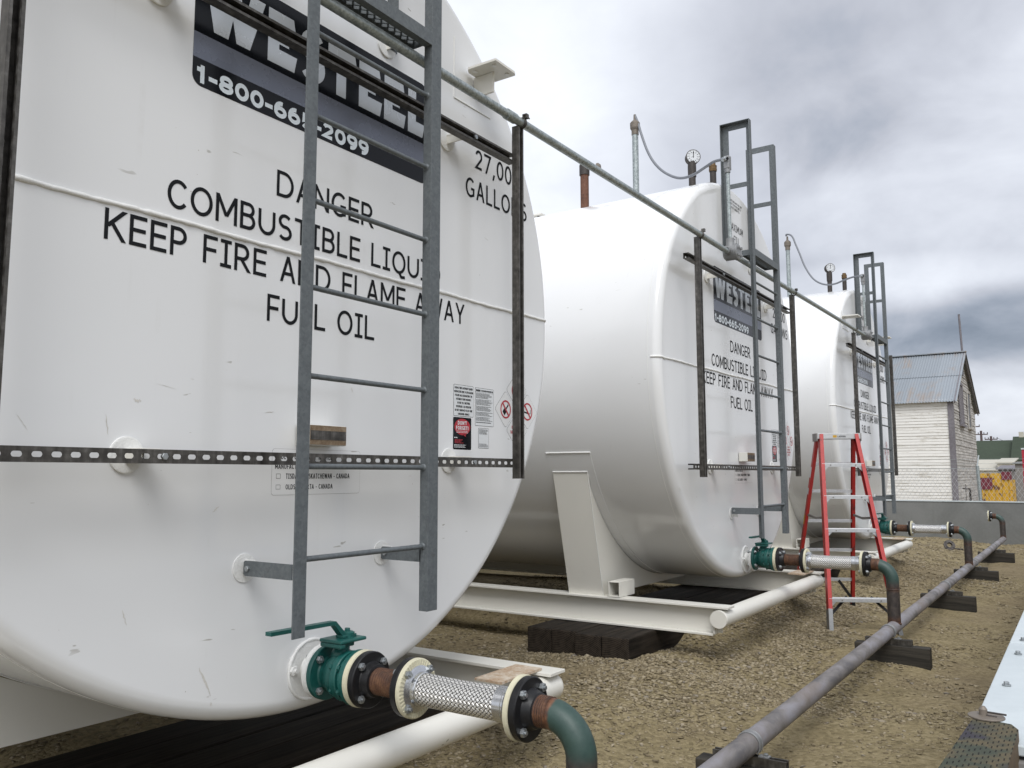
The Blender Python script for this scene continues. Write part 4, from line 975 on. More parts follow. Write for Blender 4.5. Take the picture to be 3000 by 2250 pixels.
# ================================================================== FIXED LADDERS
LY = -.249
def ladder():
    t = thing('access_ladder', (.165, -.25, -.246), 'grey galvanised access ladder fixed in front of the nearest tank', 'ladder', 'galvanised ladders on the tanks')
    H = 3.19
    for s, vx in ((-1, -.140), (1, .472)):
        b = MB(); fx0, fx1 = (vx-.053, vx) if s < 0 else (vx, vx+.061)
        px0, px1 = (vx-.006, vx) if s < 0 else (vx, vx+.006)
        b.box((fx0, LY-.006, -.246), (fx1, LY, H)); b.box((px0, LY, -.246), (px1, LY+.036, H))
        b.build('stringer', 'galv', t, bevel=.0012)
        # handrail frame behind it, above the platform
        X0, X1 = px0, px1
        b = MB(); b.box((X0, -.062, 2.10), (X1, -.008, H)); pass
        b.box((X0, LY+.036, H-.052), (X1, -.062, H)); b.box((X0, LY+.036, 2.632), (X1, -.062, 2.672)); b.box((fx0, -.008, 2.10), (fx1, -.003, H)); b.box((fx0, LY, H-.006), (X0 if s < 0 else fx1, -.008, H)) if s < 0 else b.box((X1, LY, H-.006), (fx1, -.008, H))
        b.build('handrail', 'galv', t, bevel=.0012)
    for i in range(7):
        z = .3048*i; b = MB()
        b.tube([(-.143, -.229, z), (.474, -.229, z)], .0098, 14)
        for x, d in ((-.1395, 1), (.4715, -1)): b.lathe((x, -.229, z), (d, 0, 0), [(0, .015), (.006, .0105), (.0061, .0095)], 14)
        b.build('rung', 'galv', t)
    # small standing platform with open grating
    b = MB()
    b.box((-.139, LY-.0062, 2.040), (.471, LY-.0002, 2.098)); b.box((-.139, LY, 2.040), (.471, LY+.03, 2.045))
    b.box((-.139, -.146, 2.050), (.471, -.140, 2.098)); b.box((-.139, LY+.001, 2.050), (-.134, -.146, 2.096)); b.box((.466, LY+.001, 2.050), (.471, -.146, 2.096))
    pf = b.build('platform', 'galv', t, bevel=.001)
    b = MB()
    rows = 4; y0 = LY+.014; dy = (-.152-y0)/rows
    for r in range(rows+1):
        ph = r % 2; pts = []
        n_ = 30
        for k_ in range(n_+1):
            x = -.128+.588*k_/n_; y = y0+r*dy+(dy*.46 if (k_+ph) % 2 else -dy*.46); pts.append((x, y))
        for (xa, ya), (xb, yb) in zip(pts[:-1], pts[1:]): b.bar((xa, ya, 2.078), (xb, yb, 2.078), .0065, .020)
    b.build('grating', 'galv', pf)
    for x, yb in ((-.196, LY), (.475, LY+.03)):
        b = MB(); b.prism([(-.012, -.060), (-.012, -.010), (-.02, -.006), (yb-.0, -.006-.004), (yb, -.060)][::-1] if 0 else [(yb, -.060), (-.018, -.060), (-.012, -.054), (-.012, -.016), (-.018, -.010), (yb, -.010)], (x-.003, 0, 0), (0, 1, 0), (0, 0, 1), .006)
        br = b.build('bracket', 'galv', t, bevel=.001)
        b = MB(); b.hexb((x-.003, -.036, -.035), (-1, 0, 0), .010, .008); b.build('bolt', 'bolt', br)
    return t
lad = ladder()
dup(lad, (T2-.018, 0, .022), 'grey galvanised access ladder fixed in front of the middle tank')
dup(lad, (T3-.006, 0, 0), 'grey galvanised access ladder fixed in front of the farthest tank')

# ================================================================== CONDUIT
CY = -.180
def conduit(x0, x1, z0, z1, label):
    t = thing('conduit_pipe', ((x0+x1)/2, CY, min(z0, z1)), label, 'pipe')
    b = MB(); b.tube([(x0, CY, z0), ((x0+x1)/2, CY, (z0+z1)/2), (x1, CY, z1)], .0212, 24); b.build('pipe', 'conduit', t)
    return t
zc1 = lambda x: 2.003
ca = conduit(-3.2, T2-.575, 2.004, 2.003, 'galvanised conduit running level above the nearest tank face to the first junction box')
for x in (1.12, -1.9):
    b = MB(); b.lathe((x, CY, 2.003), (1, 0, 0), [(0, .021), (0, .026), (.07, .026), (.07, .021)], 24); b.build('coupling', 'conduit', ca)
cb_ = conduit(T2-.43, T3-.575, 2.003, 2.028, 'galvanised conduit running level from the middle tank to the farthest tank')
b = MB(); b.lathe((T2+1.06, CY, 2.009), (1, 0, 0), [(0, .021), (0, .026), (.07, .026), (.07, .021)], 24); b.build('coupling', 'conduit', cb_)
def jbox(ox, z, label):
    X = ox-.505; t = thing('junction_box', (X, CY, z-.06), label, 'junction box', 'cast junction boxes on the conduit')
    b = MB(); b.lathe((X, CY+.050, z), (0, -1, 0), [(0, 0), (0, .045), (.014, .060), (.09, .060), (.09, .066), (.102, .066), (.102, 0)], 36)
    b.lathe((X-.10, CY, z), (1, 0, 0), [(0, .022), (0, .029), (.035, .029), (.035, .033), (.06, .036)], 24); b.lathe((X+.095, CY, z), (-1, 0, 0), [(0, .022), (0, .029), (.06, .034)], 24)
    b.lathe((X, CY, z+.115), (0, 0, -1), [(0, .020), (0, .032), (.035, .032), (.07, .036)], 24); b.build('box_body', 'cast', t)
    b = MB(); b.lathe((X, CY-.0525, z), (0, -1, 0), [(0, .064), (.010, .064), (.014, .056), (.016, .050), (.016, 0)], 36); cv = b.build('round_cover', 'cast', t)
    for i in range(4):
        a = PI/4+PI/2*i; b = MB(); b.box((X+.042*math.cos(a)-.009, CY-.084, z+.042*math.sin(a)-.009), (X+.042*math.cos(a)+.009, CY-.069, z+.042*math.sin(a)+.009)); b.build('cover_lug', 'cast', cv, bevel=.002)
    return X
def riser_conduit(ox, z0, ztop, pts, cap, label, clabel):
    X = jbox(ox, z0, label)
    t = thing('conduit_riser', (X, CY, z0+.08), clabel, 'pipe', 'upright conduits above the junction boxes')
    b = MB(); b.tube([(X, CY, z0+.08), (X-.008, CY, (z0+ztop)/2), (X-.012, CY, ztop)], .0148, 20); b.build('pipe', 'conduit', t)
    b = MB(); xb = X-.014; b.box((xb-.024, CY-.020, ztop+.02), (xb+.024, CY+.024, ztop+.125)); b.lathe((xb, CY, ztop-.01), (0, 0, 1), [(0, .016), (0, .022), (.03, .022), (.035, .018)], 16); fit_ = b.build('conduit_body', 'cast', t, bevel=.006)
    b = MB(); b.box((xb+.0242, CY-.022, ztop+.015), (xb+.029, CY+.026, ztop+.13)); b.build('cover_plate', 'cast', fit_, bevel=.002)
    # fit the hanging cable's end to the fitting, keep its hanging shape
    P = [Vector(cap)]+[Vector(p) for p in pts]; end = Vector((xb-.03, CY+.004, ztop+.095))
    dlt = end-P[-1]; n_ = len(P)
    P = [p+dlt*(i/(n_-1))**2 for i, p in enumerate(P)]
    # smooth with Catmull-Rom
    S = []
    for i in range(n_-1):
        a, b_, c_, d_ = P[max(i-1, 0)], P[i], P[i+1], P[min(i+2, n_-1)]
        for k_ in range(6):
            u = k_/6; S.append(.5*((2*b_)+(c_-a)*u+(2*a-5*b_+4*c_-d_)*u*u+(3*b_-a-3*c_+d_)*u**3))
    S.append(P[-1])
    b = MB(); b.tube(S, .0118, 12); b.build('flexible_cable', 'cable', t)
    b = MB(); dd = (S[-1]-S[-3]).normalized(); b.lathe(S[-1]-dd*.035, dd, [(0, .011), (0, .017), (.02, .017), (.024, .020), (.036, .020), (.04, .013), (.06, .013)], 14); b.build('cable_gland', 'bolt', t)
P2 = [[4.889, 0.905, 3.57], [4.862, 0.866, 3.457], [4.805, 0.779, 3.245], [4.737, 0.675, 3.079], [4.648, 0.539, 2.94], [4.541, 0.375, 2.833], [4.437, 0.218, 2.797], [4.338, 0.066, 2.811], [4.28, -0.022, 2.822], [4.207, -0.135, 2.801]]
P3 = [[9.844, 0.951, 3.695], [9.803, 0.893, 3.676], [9.77, 0.845, 3.624], [9.738, 0.801, 3.508], [9.694, 0.738, 3.346], [9.651, 0.676, 3.175], [9.58, 0.575, 2.995], [9.509, 0.473, 2.893], [9.42, 0.346, 2.831], [9.331, 0.219, 2.819], [9.243, 0.095, 2.841], [9.158, -0.027, 2.856], [9.076, -0.144, 2.845]]
riser_conduit(T2-.03, 2.008, 2.665, P2, (XC+T2, .94, 3.66), 'round cast junction box on the conduit beside the middle tank ladder', 'upright conduit with hanging grey cable at the middle tank ladder')
riser_conduit(T3-.03, 2.035, 2.70, P3, (XC+T3, .955, 3.675), 'round cast junction box on the conduit beside the farthest tank ladder', 'upright conduit with hanging grey cable at the farthest tank ladder')

# ================================================================== OUTLET FITTINGS: valve, spool, hose
def bolts(t, y0, y1, r=.076, a0=45, n_=4, m_='bolt', ox=0):
    for i in range(n_):
        a = math.radians(a0+360*i/n_); x, z = NX+r*math.cos(a), NZ+r*math.sin(a)
        b = MB(); b.cyl((x, y0, z), (x, y1, z), .0062, 12); b.hexb((x, y1, z), (0, -1, 0), .0135, .010); b.cyl((x, y1-.010, z), (x, y1-.016, z), .0058, 12); b.hexb((x, y0, z), (0, 1, 0), .0125, .009)
        b.build('bolt', m_, t)
def valve():
    t = thing('ball_valve', (NX, -.17, NZ-.095), 'green ball valve with lever at the nearest tank outlet', 'valve', 'green valves at the tank outlets')
    Y = -.079
    b = MB(); b.disc((NX, Y, NZ), (NX, Y-.020, NZ), .095, .003, 56); b.build('flange', 'green', t)
    b = MB(); b.lathe((NX, Y-.020, NZ), (0, -1, 0), [(0, .060), (.006, .056), (.020, .058), (.040, .070), (.058, .076), (.070, .077), (.084, .078), (.084, .084), (.088, .086), (.108, .086), (.112, .084), (.112, .074), (.130, .070)], 56)
    b.lathe((NX, -.155, NZ+.05), (0, 0, 1), [(0, .036), (.030, .034), (.045, .024), (.052, .022), (.075, .021)], 24)
    b.build('valve_body', 'green', t)
    b = MB(); b.disc((NX, -.232, NZ), (NX, -.254, NZ), .094, .003, 56); b.build('flange', 'green', t)
    for i in range(6):
        a = math.radians(30+60*i); x, z = NX+.079*math.cos(a), NZ+.079*math.sin(a); b = MB(); b.hexb((x, -.186, z), (0, 1, 0), .011, .009); b.hexb((x, -.212, z), (0, -1, 0), .011, .009); b.build('body_bolt', 'green', t)
    b = MB(); b.box((NX-.060, -.215, NZ+.116), (NX+.065, -.105, NZ+.128)); b.box((NX-.058, -.212, NZ+.100), (NX-.035, -.108, NZ+.1155)); b.box((NX-.03, -.19, NZ+.098), (NX+.03, -.12, NZ+.1158)); tp = b.build('top_plate', 'green', t, bevel=.004)
    b = MB(); b.lathe((NX, -.16, NZ+.075), (0, 0, 1), [(0, .026), (.008, .026), (.009, .020), (.014, .020), (.015, .026), (.024, .026)], 24); b.build('stem_gland', 'green', t)
    b = MB(); b.lathe((NX+.018, -.165, NZ+.128), (0, 0, 1), [(0, .026), (.016, .026), (.020, .018), (.020, .010), (.030, .009), (.030, 0)], 20)
    b.box((NX-.02, -.185, NZ+.1285), (NX+.045, -.145, NZ+.138)); b.build('lever_hub', 'green', tp, bevel=.002)
    b = MB(); zt = NZ+.138
    prof_ = [(.036, .004), (-.004, .004), (-.050, .050), (-.335, .054), (-.335, .041), (-.056, .037), (-.014, -.009), (.036, -.009)]
    b.prism([(x, z) for x, z in prof_][::-1], (NX, -.150, zt+.004), (1, 0, 0), (0, 0, 1), .028); b.build('lever', 'green', t, bevel=.0015)
    bolts(t, -.101, -.045-.0, .074, 45) if 0 else None
    for i in range(4):
        a = math.radians(45+90*i); x, z = NX+.076*math.cos(a), NZ+.076*math.sin(a)
        b = MB(); b.hexb((x, -.1005, z), (0, -1, 0), .0135, .011); b.cyl((x, -.056, z), (x, -.119, z), .0062, 12); b.hexb((x, -.054, z), (0, 1, 0), .0125, .010); b.build('bolt', 'bolt', t)
    b = MB(); b.lathe((NX, -.2545, NZ), (0, -1, 0), [(0, .060), (0, .092), (.003, .096), (.020, .0955), (.0225, .091), (.0225, .060)], 64); b.build('taped_gasket', 'cream', t)
    return t
def spool():
    t = thing('pipe_spool', (NX, -.4, NZ-.095), 'short rusty pipe between black flanges at the nearest tank outlet', 'pipe fitting', 'rusty pipe spools between valve and hose')
    b = MB(); b.disc((NX, -.278, NZ), (NX, -.303, NZ), .0945, .003, 56); b.lathe((NX, -.303, NZ), (0, -1, 0), [(0, .062), (.004, .060), (.028, .054), (.030, .045)], 40); f = b.build('flange', 'black', t)
    bolts(f, -.262, -.3035, .076, 45)
    b = MB(); pr = [(0, .0445)]
    for i in range(9): pr += [(.004+.010*i, .0455), (.008+.010*i, .0435)]
    pr += [(.105, .0455), (.14, .0455)]
    b.lathe((NX, -.325, NZ), (0, -1, 0), pr, 40); b.build('nipple', 'rust', t)
    b = MB(); b.lathe((NX, -.452, NZ), (0, -1, 0), [(0, .045), (.002, .056), (.016, .060), (.016, .0915), (.019, .0945), (.038, .0945), (.041, .0915), (.041, .04)], 56); f = b.build('flange', 'black', t)
    return t
def hose():
    t = thing('braided_hose', (NX, -.7, NZ-.095), 'braided steel flexible hose between flanges at the nearest tank', 'hose', 'braided hoses at the tank outlets')
    b = MB()
    pr = [(0, .060), (0, .093), (.003, .0965)]
    b.lathe((NX, -.4945, NZ), (0, -1, 0), [(0, .06), (0, .092), (.003, .0962), (.013, .0962), (.016, .092), (.0165, .070)], 72)
    for i in range(44):
        a = 2*PI*i/44; c_, s_ = math.cos(a), math.sin(a); b.bar((NX+.071*c_, -.5118, NZ+.071*s_), (NX+.092*c_, -.5116, NZ+.092*s_), .004, .0022, (0, 1, 0))
    g1 = b.build('taped_gasket', 'cream', t)
    b = MB(); b.lathe((NX, -.511, NZ), (0, -1, 0), [(0, .074), (.004, .074), (.007, .068), (.012, .056), (.026, .0545), (.028, .0525), (.033, .0525)], 48); b.build('hose_collar', 'chrome', t)
    for i in range(4):
        a = math.radians(45+90*i); x, z = NX+.0762*math.cos(a), NZ+.0762*math.sin(a); b = MB(); b.hexb((x, -.5115, z), (0, -1, 0), .0135, .011); b.cyl((x, -.470, z), (x, -.532, z), .006, 12); b.hexb((x, -.468, z), (0, 1, 0), .0125, .009); b.build('bolt', 'bolt', t)
    b = MB(); n_ = 30; P = [(NX, -.535-.315*i/n_, NZ-.0018*math.sin(PI*i/n_)) for i in range(n_+1)]
    b.tube(P, [.0522-.0016*math.sin(PI*i/n_) for i in range(n_+1)], 64, False); b.build('braided_sleeve', 'braid', t)
    b = MB(); b.lathe((NX, -.846, NZ), (0, -1, 0), [(0, .0525), (.0005, .0545), (.030, .0545), (.032, .0525), (.032, .054), (.038, .054), (.039, .050), (.058, .050), (.066, .062), (.070, .062)], 48); b.build('hose_collar', 'chrome', t)
    b = MB(); b.lathe((NX, -.913, NZ), (0, -1, 0), [(0, .06), (0, .092), (.003, .0962), (.016, .0962), (.019, .092), (.019, .06)], 72); b.build('taped_gasket', 'cream', t)
    return t
ox2, oz2 = (T2-.016, 0, .016), (T3-.03, 0, .010)
for fn, nm in ((valve, 'green ball valve with lever at the %s tank outlet'), (spool, 'short rusty pipe between black flanges at the %s tank outlet'), (hose, 'braided steel flexible hose between flanges at the %s tank')):
    r = fn(); dup(r, ox2, nm % 'middle'); dup(r, oz2, nm % 'farthest')

# ================================================================== MAIN PIPELINE with risers
PY, PZ, PR = -1.128, -.858, .0455
pp = thing('pipeline', (8, PY, PZ-.045), 'long blotchy grey steel pipe running along the ground with bent risers to each tank', 'pipe')
b = MB(); b.tube([(x, PY, PZ+.0015*math.sin(x*1.3)) for x in np.linspace(-2.6, 15.2, 60)], PR, 32); b.build('main_pipe', 'pipe', pp)
def riser(X, Z, first=None):
    """bent riser from the last hose flange down to the main pipe; object origin at its foot"""
    fz = Z-PZ
    nm = bpy.data.objects.new('riser', None)
    r = .114; yc0 = PY
    b = MB(); pts = [(X, -.975, Z), (X, PY+r, Z)]
    pts += [(X, PY+r-r*math.sin(a), Z-r+r*math.cos(a)) for a in [PI/2*i/12 for i in range(1, 13)]]
    pts += [(X, PY, Z-r-.06), (X, PY, PZ+.07), (X, PY, PZ+.02)]
    b.tube(pts, PR, 32)
    for z in (PZ+.275-.0, ): b.tube([(X+(PR+.0005)*math.cos(a), PY+(PR+.0005)*math.sin(a), z) for a in [2*PI*i/32 for i in range(33)]], .0035, 6, False)
    b.tube([(X+(PR+.001)*math.cos(a), PY+(PR+.001)*math.sin(a), PZ+abs(math.sin(a))*-.01+.038+.006*math.cos(2*a)) for a in [2*PI*i/32 for i in range(33)]], .005, 6, False)
    o = b.build('riser', 'elbow', pp); me = o.data
    off = Vector((X, PY, PZ))-Vector(pp['_b'])
    me.transform(Matrix.Translation(-off)); o.location = off; o['_b'] = (X, PY, PZ)
    b = MB(); b.lathe((X, -.9325, Z), (0, -1, 0), [(0, 0), (0, .0915), (.003, .0945), (.022, .0945), (.025, .0915), (.025, .062), (.030, .060), (.052, .052), (.055, .046)], 56); f = b.build('flange', 'black', o)
    for i in range(4):
        a = math.radians(45+90*i); x, z = X+.0762*math.cos(a), Z+.0762*math.sin(a); b = MB(); b.hexb((x, -.958, z), (0, -1, 0), .0135, .011); b.cyl((x, -.914, z), (x, -.976, z), .006, 12); b.hexb((x, -.9125+.0, z), (0, 1, 0), .0125, .009); b.build('bolt', 'bolt', o)
    b = MB(); pr = [(0, .0450)]
    for i in range(5): pr += [(.003+.008*i, .0468), (.007+.008*i, .0450)]
    b.lathe((X, -.985, Z), (0, -1, 0), pr+[(.046, .046)], 32); b.build('threaded_collar', 'rust', o)
    return o
riser(NX, NZ); riser(NX+ox2[0], NZ+.016); riser(NX+oz2[0], NZ+.010)
r4 = riser(15.12, -.462)
b = MB(); b.lathe((15.12, -.913, -.462), (0, -1, 0), [(0, 0), (0, .092), (.003, .0962), (.016, .0962), (.019, .092), (.019, .06)], 48); b.build('taped_gasket', 'cream', r4)
# supports: dark block, strut, clamp
def support(x, label, y0=-.90, y1=-1.40):
    zg = float(gz(x, -1.35)); t = thing('pipe_support', (x, PY, -1.10), label, 'pipe support', 'timber blocks under the long pipe')
    b = MB(); b.box((x-.045, y1, -1.14), (x+.05, y0, -.9455)); b.build('timber_block', 'block', t, bevel=.004)
    channel((x-.0, -1.285, -.9445), (0, 1, 0), (1, 0, 0), (0, 0, 1), .315, slots=False, W_=.041, D_=.041).build('strut_channel', 'strut', t)
    b = MB(); n_ = 20
    for dx in (-.017, .017): b.tube([(x+dx, PY+(PR+.004)*math.cos(a), PZ+(PR+.004)*math.sin(a)) for a in [-.75+(PI+1.5)*i/n_ for i in range(n_+1)]], .0038, 6)
    A = [-.75+(PI+1.5)*i/n_ for i in range(n_+1)]
    vs = [(x+dx, PY+(PR+.0045)*math.cos(a), PZ+(PR+.0045)*math.sin(a)) for dx in (-.016, .016) for a in A]; b.add(vs, [(i, i+1, n_+2+i, n_+1+i) for i in range(n_)], True)
    b.box((x-.016, PY-.085, -.9030), (x+.016, PY-.04, -.898)); b.build('pipe_clamp', 'cast', t)
    b = MB(); b.hexb((x, PY-.068, -.898), (0, 0, 1), .010, .009); b.build('bolt', 'bolt', t); return t
for x, l in ((1.56, 'dark timber block and strut under the pipe at the bottom edge of the photo'), (4.62, 'dark timber block and strut under the pipe below the middle tank riser'),
             (7.62, 'dark timber block and strut under the pipe midway between the two far risers'), (10.3, 'dark timber block and strut under the pipe below the farthest tank riser'),
             (13.25, 'dark timber block and strut under the far end of the pipe near the grey wall')): support(x, l)

# ================================================================== TIMBERS under the skids
ordn = ('front', 'second', 'third', 'rear'); tkn = ('nearest', 'middle', 'farthest')
for j, ox in enumerate((0, T2, T3)):
    for i in range(4):
        y0 = .243+.2165*i; b = MB(); e0, e1 = (-.01, .0, .035, .05)[i]+R_.uniform(-.006, .006), R_.uniform(-.03, .03)
        b.box((ox-1.56+e0, y0, -1.07), (ox+1.72+e1, y0+.211, -.8305-(0, .004, .001, .006)[i]))
        o = b.build('support_timber', 'timber', bevel=.008)
        tag(o, '%s one of the black timbers carrying the %s tank skid' % (ordn[i], tkn[j]), 'timber', 'black timbers under the tank skids')

# ================================================================== STEPLADDER
sl = thing('stepladder', (5.98, -.28, -1.08), 'open red fibreglass stepladder with aluminium steps in front of the farthest tank', 'ladder')
q = dict(x0=5.692, y0=-.743, z0=-1.085, th=-1.074, Wb=.595, Wt=.342, Wrb=.605, Wrt=.352, D=1.339, H=1.748, d1=.562)
ea = Vector((math.cos(q['th']), math.sin(q['th']), 0)); eb = Vector((-math.sin(q['th']), math.cos(q['th']), 0))
def SP(side, h, rear=False, extra=0.0):
    f = h/q['H']
    if not rear: w, d = q['Wb']+(q['Wt']-q['Wb'])*f, q['d1']*f
    else: w, d = q['Wrb']+(q['Wrt']-q['Wrb'])*f, q['D']+(q['d1']+.07-q['D'])*f
    return Vector((q['x0'], q['y0'], q['z0']+h))+ea*side*(w/2+extra)+eb*d
def cchan(p0, p1, wv, dv, w, d, t, b):
    """C section rail: web faces outwards (wv), flanges run inwards; w = depth along dv, d = flange length"""
    b.bar(p0, p1, w, t, wv)
    for s in (-1, 1): b.bar(p0-wv*(d/2)+dv*s*(w/2-t/2), p1-wv*(d/2)+dv*s*(w/2-t/2), t, d, wv)
for s in (-1, 1):
    b = MB(); p0, p1 = SP(s, .06), SP(s, q['H']-.02); dv = eb
    ax = (p1-p0).normalized(); dv = (eb-ax*eb.dot(ax)).normalized(); wv = (ea*s-ax*(ea*s).dot(ax)).normalized()
    cchan(p0, p1, wv, dv, .078, .030, .005, b); b.build('front_rail', 'red', sl, bevel=.001)
    b = MB(); pf = SP(s, 0)+wv*.001; cchan(SP(s, -.005)+wv*.003, SP(s, .20)+wv*.003, wv, dv, .084, .033, .004, b); b.build('foot', 'cast', sl, bevel=.001)
    b = MB(); p0, p1 = SP(s, .06, True), SP(s, q['H']-.03, True); ax = (p1-p0).normalized(); dv = (eb-ax*eb.dot(ax)).normalized(); wv = (ea*s-ax*(ea*s).dot(ax)).normalized()
    cchan(p0, p1, wv, dv, .050, .028, .005, b); b.build('rear_rail', 'red', sl, bevel=.001)
    b = MB(); cchan(SP(s, -.005, True)+wv*.003, SP(s, .12, True)+wv*.003, wv, dv, .056, .033, .004, b); b.build('foot', 'caulk', sl, bevel=.001)
for k_ in range(1, 6):
    h = .292*k_; a, c_ = SP(-1, h), SP(1, h)
    b = MB(); n_ = (c_-a).normalized(); a2, c2 = a+n_*.006, c_-n_*.006
    b.bar(a2, c2, .082, .003, (0, 0, 1)); b.bar(a2-eb*.040-Vector((0, 0, .014)), c2-eb*.040-Vector((0, 0, .014)), .003, .030, (0, 0, 1)); b.bar(a2+eb*.040-Vector((0, 0, .008)), c2+eb*.040-Vector((0, 0, .008)), .003, .018, (0, 0, 1))
    for i in range(5): b.bar(a2+eb*(-.03+.015*i)+Vector((0, 0, .002)), c2+eb*(-.03+.015*i)+Vector((0, 0, .002)), .004, .003, (0, 0, 1))
    st_ = b.build('step', 'alu', sl, bevel=.0006)
    for f_ in (.2, .8):
        pr_ = a2+(c2-a2)*f_-eb*.0415-Vector((0, 0, .014)); b = MB(); b.cyl(pr_, pr_-eb*.003, .0065, 12); b.build('rivet', 'plastic', st_)
    for p, s in ((a2, 1), (c2, -1)):
        b = MB(); z_ = Vector((0, 0, 1)); o_ = p-eb*.038
        A_, B_, C_ = o_-z_*.029, o_+n_*s*.058-z_*.029, o_+n_*s*.002-z_*.085
        vs = [A_, B_, C_, A_+eb*.003, B_+eb*.003, C_+eb*.003]; b.add(vs, [(0, 1, 2), (5, 4, 3), (0, 3, 4, 1), (1, 4, 5, 2), (2, 5, 3, 0)]); b.build('brace', 'alu', st_)
for h in (.32, .62, .91, 1.20, 1.46):
    a, c_ = SP(-1, h, True), SP(1, h, True); b = MB(); b.bar(a, c_, .020, .030, (0, 0, 1)); b.build('rear_bar', 'alu', sl, bevel=.001)
for s in (-1, 1):
    b = MB(); b.bar(SP(s, .12)+eb*.03, SP(0, .30)+eb*.035+ea*s*.10, .022, .010, eb); b.build('foot_brace', 'caulk', sl)
    b = MB(); b.bar(SP(s, .09, True)-eb*.02, SP(s*.45, .31, True)-eb*.02, .026, .010, eb); b.build('foot_brace', 'caulk', sl)
    b = MB(); A_ = SP(s, .97)+ea*s*-.018; B_ = SP(s, .97, True)+ea*s*-.018; mid = (A_+B_)/2-Vector((0, 0, .018)); b.bar(A_+eb*.03, mid, .003, .022, (0, 0, 1)); b.bar(mid-eb*.008, B_-eb*.02, .0035, .022, (0, 0, 1)); b.build('spreader', 'plastic', sl)
b = MB(); tc_ = SP(0, q['H'])+eb*.035; w_ = .195
b.bar(tc_-ea*w_-Vector((0, 0, .012)), tc_+ea*w_-Vector((0, 0, .012)), .150, .004, (0, 0, 1))
b.bar(tc_-ea*w_-eb*.075-Vector((0, 0, .030)), tc_+ea*w_-eb*.075-Vector((0, 0, .030)), .003, .052, (0, 0, 1)); b.bar(tc_-ea*w_+eb*.075-Vector((0, 0, .030)), tc_+ea*w_+eb*.075-Vector((0, 0, .030)), .003, .052, (0, 0, 1))
tcap = b.build('top_cap', 'alu', sl, bevel=.002)
for s in (-1, 1):
    b = MB(); b.bar(tc_+ea*s*(w_+.004)-eb*.078-Vector((0, 0, .04)), tc_+ea*s*(w_+.004)+eb*.078-Vector((0, 0, .04)), .010, .075, (0, 0, 1)); b.build('end_cap', 'plastic', tcap, bevel=.003)
b = MB(); o_ = tc_-eb*.0772
b.add([o_+ea*-.055+Vector((0, 0, -.045)), o_+ea*-.02+Vector((0, 0, -.045)), o_+ea*-.02+Vector((0, 0, -.022)), o_+ea*-.055+Vector((0, 0, -.022))], [(0, 1, 2, 3)]); b.build('maker_label', 'yellow', tcap)
b = MB()
fnl = lambda a, y, z: tuple(o_+ea*a+Vector((0, 0, z))-eb*.0004)
lines(b, 0, 0, 0, 0, 0); text(b, 'LADDER', -.014, .060, -.042, -.026, fn=fnl, y=0, sw=.2); b.build('maker_label', 'ink', tcap)
for h, w2, mm in ((.88, .09, 'yellow'), (1.17, .06, 'white'), (1.33, .10, 'white')):
    p0, p1 = SP(-1, h, True), SP(-1, h+w2, True); b = MB(); b.bar(p0-ea*.004, p1-ea*.004, .030, .001, ea); b.build('side_label', mm, sl)

# ================================================================== BITS ON THE GROUND
lf = thing('loose_flange', (14.9, -.30, -1.075), 'dark pipe flange lying loose on the gravel near the far riser', 'flange')
d_ = Vector((-.80, -.35, .48)).normalized(); c_ = Vector((14.9, -.30, -.985))
b = MB(); b.lathe(c_, d_, [(-.012, .035), (-.012, .092), (-.008, .095), (.010, .095), (.012, .092), (.012, .066), (.022, .062), (.022, .045), (-.012, .045)], 40); b.build('flange_ring', 'darkpipe', lf)
for i in range(4):
    a = PI/4+PI/2*i; _, u_, v_ = basis(d_); p = c_+u_*.078*math.cos(a)+v_*.078*math.sin(a); b = MB(); b.cyl(p+d_*.011, p+d_*.0135, .011, 14); b.build('bolt_hole', 'caulk', lf)
b = MB(); b.box((15.05, -.50, -1.08), (15.11, -.36, -1.05)); b.cyl((15.08, -.36, -1.055), (15.0, -.33, -1.04), .018, 12); tag(b.build('pipe_offcut', 'darkpipe', bevel=.004), 'small dark metal offcut beside the loose flange', 'offcut')
b = MB(); b.bar((15.9, 1.15, -1.035), (15.9, .04, -1.035), .09, .055, (0, 0, 1)); tag(b.build('steel_bar', 'rustpipe', bevel=.004), 'long flat rusty bar lying near the far grey wall', 'bar')

# ================================================================== BARN
bn = thing('weathered_barn', (28.2, 6.5, -1.1), 'white weathered clapboard barn with a rusty corrugated roof beyond the wall', 'barn')
BX0, BX1, BY0, BY1, EZ, RX, RZ = 25.0, 31.25, .676, 13.0, 2.44, 28.05, 4.13
def roofz(x): return EZ+(RZ-EZ)*(x-BX0)/(RX-BX0) if x < RX else EZ+(RZ-EZ)*(BX1-x)/(BX1-RX)
b = MB(); z = -1.1; h = .086
while z < EZ:
    z1 = min(z+h, EZ); j = R_.uniform(-.004, .004)
    b.add([(BX0-.010+j, BY0, z), (BX0-.010+j, BY1, z), (BX0+j, BY1, z1), (BX0+j, BY0, z1), (BX0+.004, BY0, z), (BX0+.004, BY1, z)], [(1, 0, 3, 2), (0, 1, 5, 4)]); z = z1
b.build('long_wall', 'clapw', bn)
b = MB(); z = -1.1
def gx(z_): return (BX0, BX1) if z_ <= EZ else (BX0+(z_-EZ)/(RZ-EZ)*(RX-BX0), BX1-(z_-EZ)/(RZ-EZ)*(BX1-RX))
while z < RZ-.05:
    z1 = z+h; (a0, a1), (c0, c1) = gx(z), gx(z1); j = R_.uniform(-.006, .006)
    if c0 > c1: c0 = c1 = RX
    b.add([(a0, BY0-.011+j, z), (a1, BY0-.011+j, z), (c1, BY0+j, z1), (c0, BY0+j, z1), (a0, BY0+.004, z), (a1, BY0+.004, z)], [(0, 1, 2, 3), (1, 0, 4, 5)]); z = z1
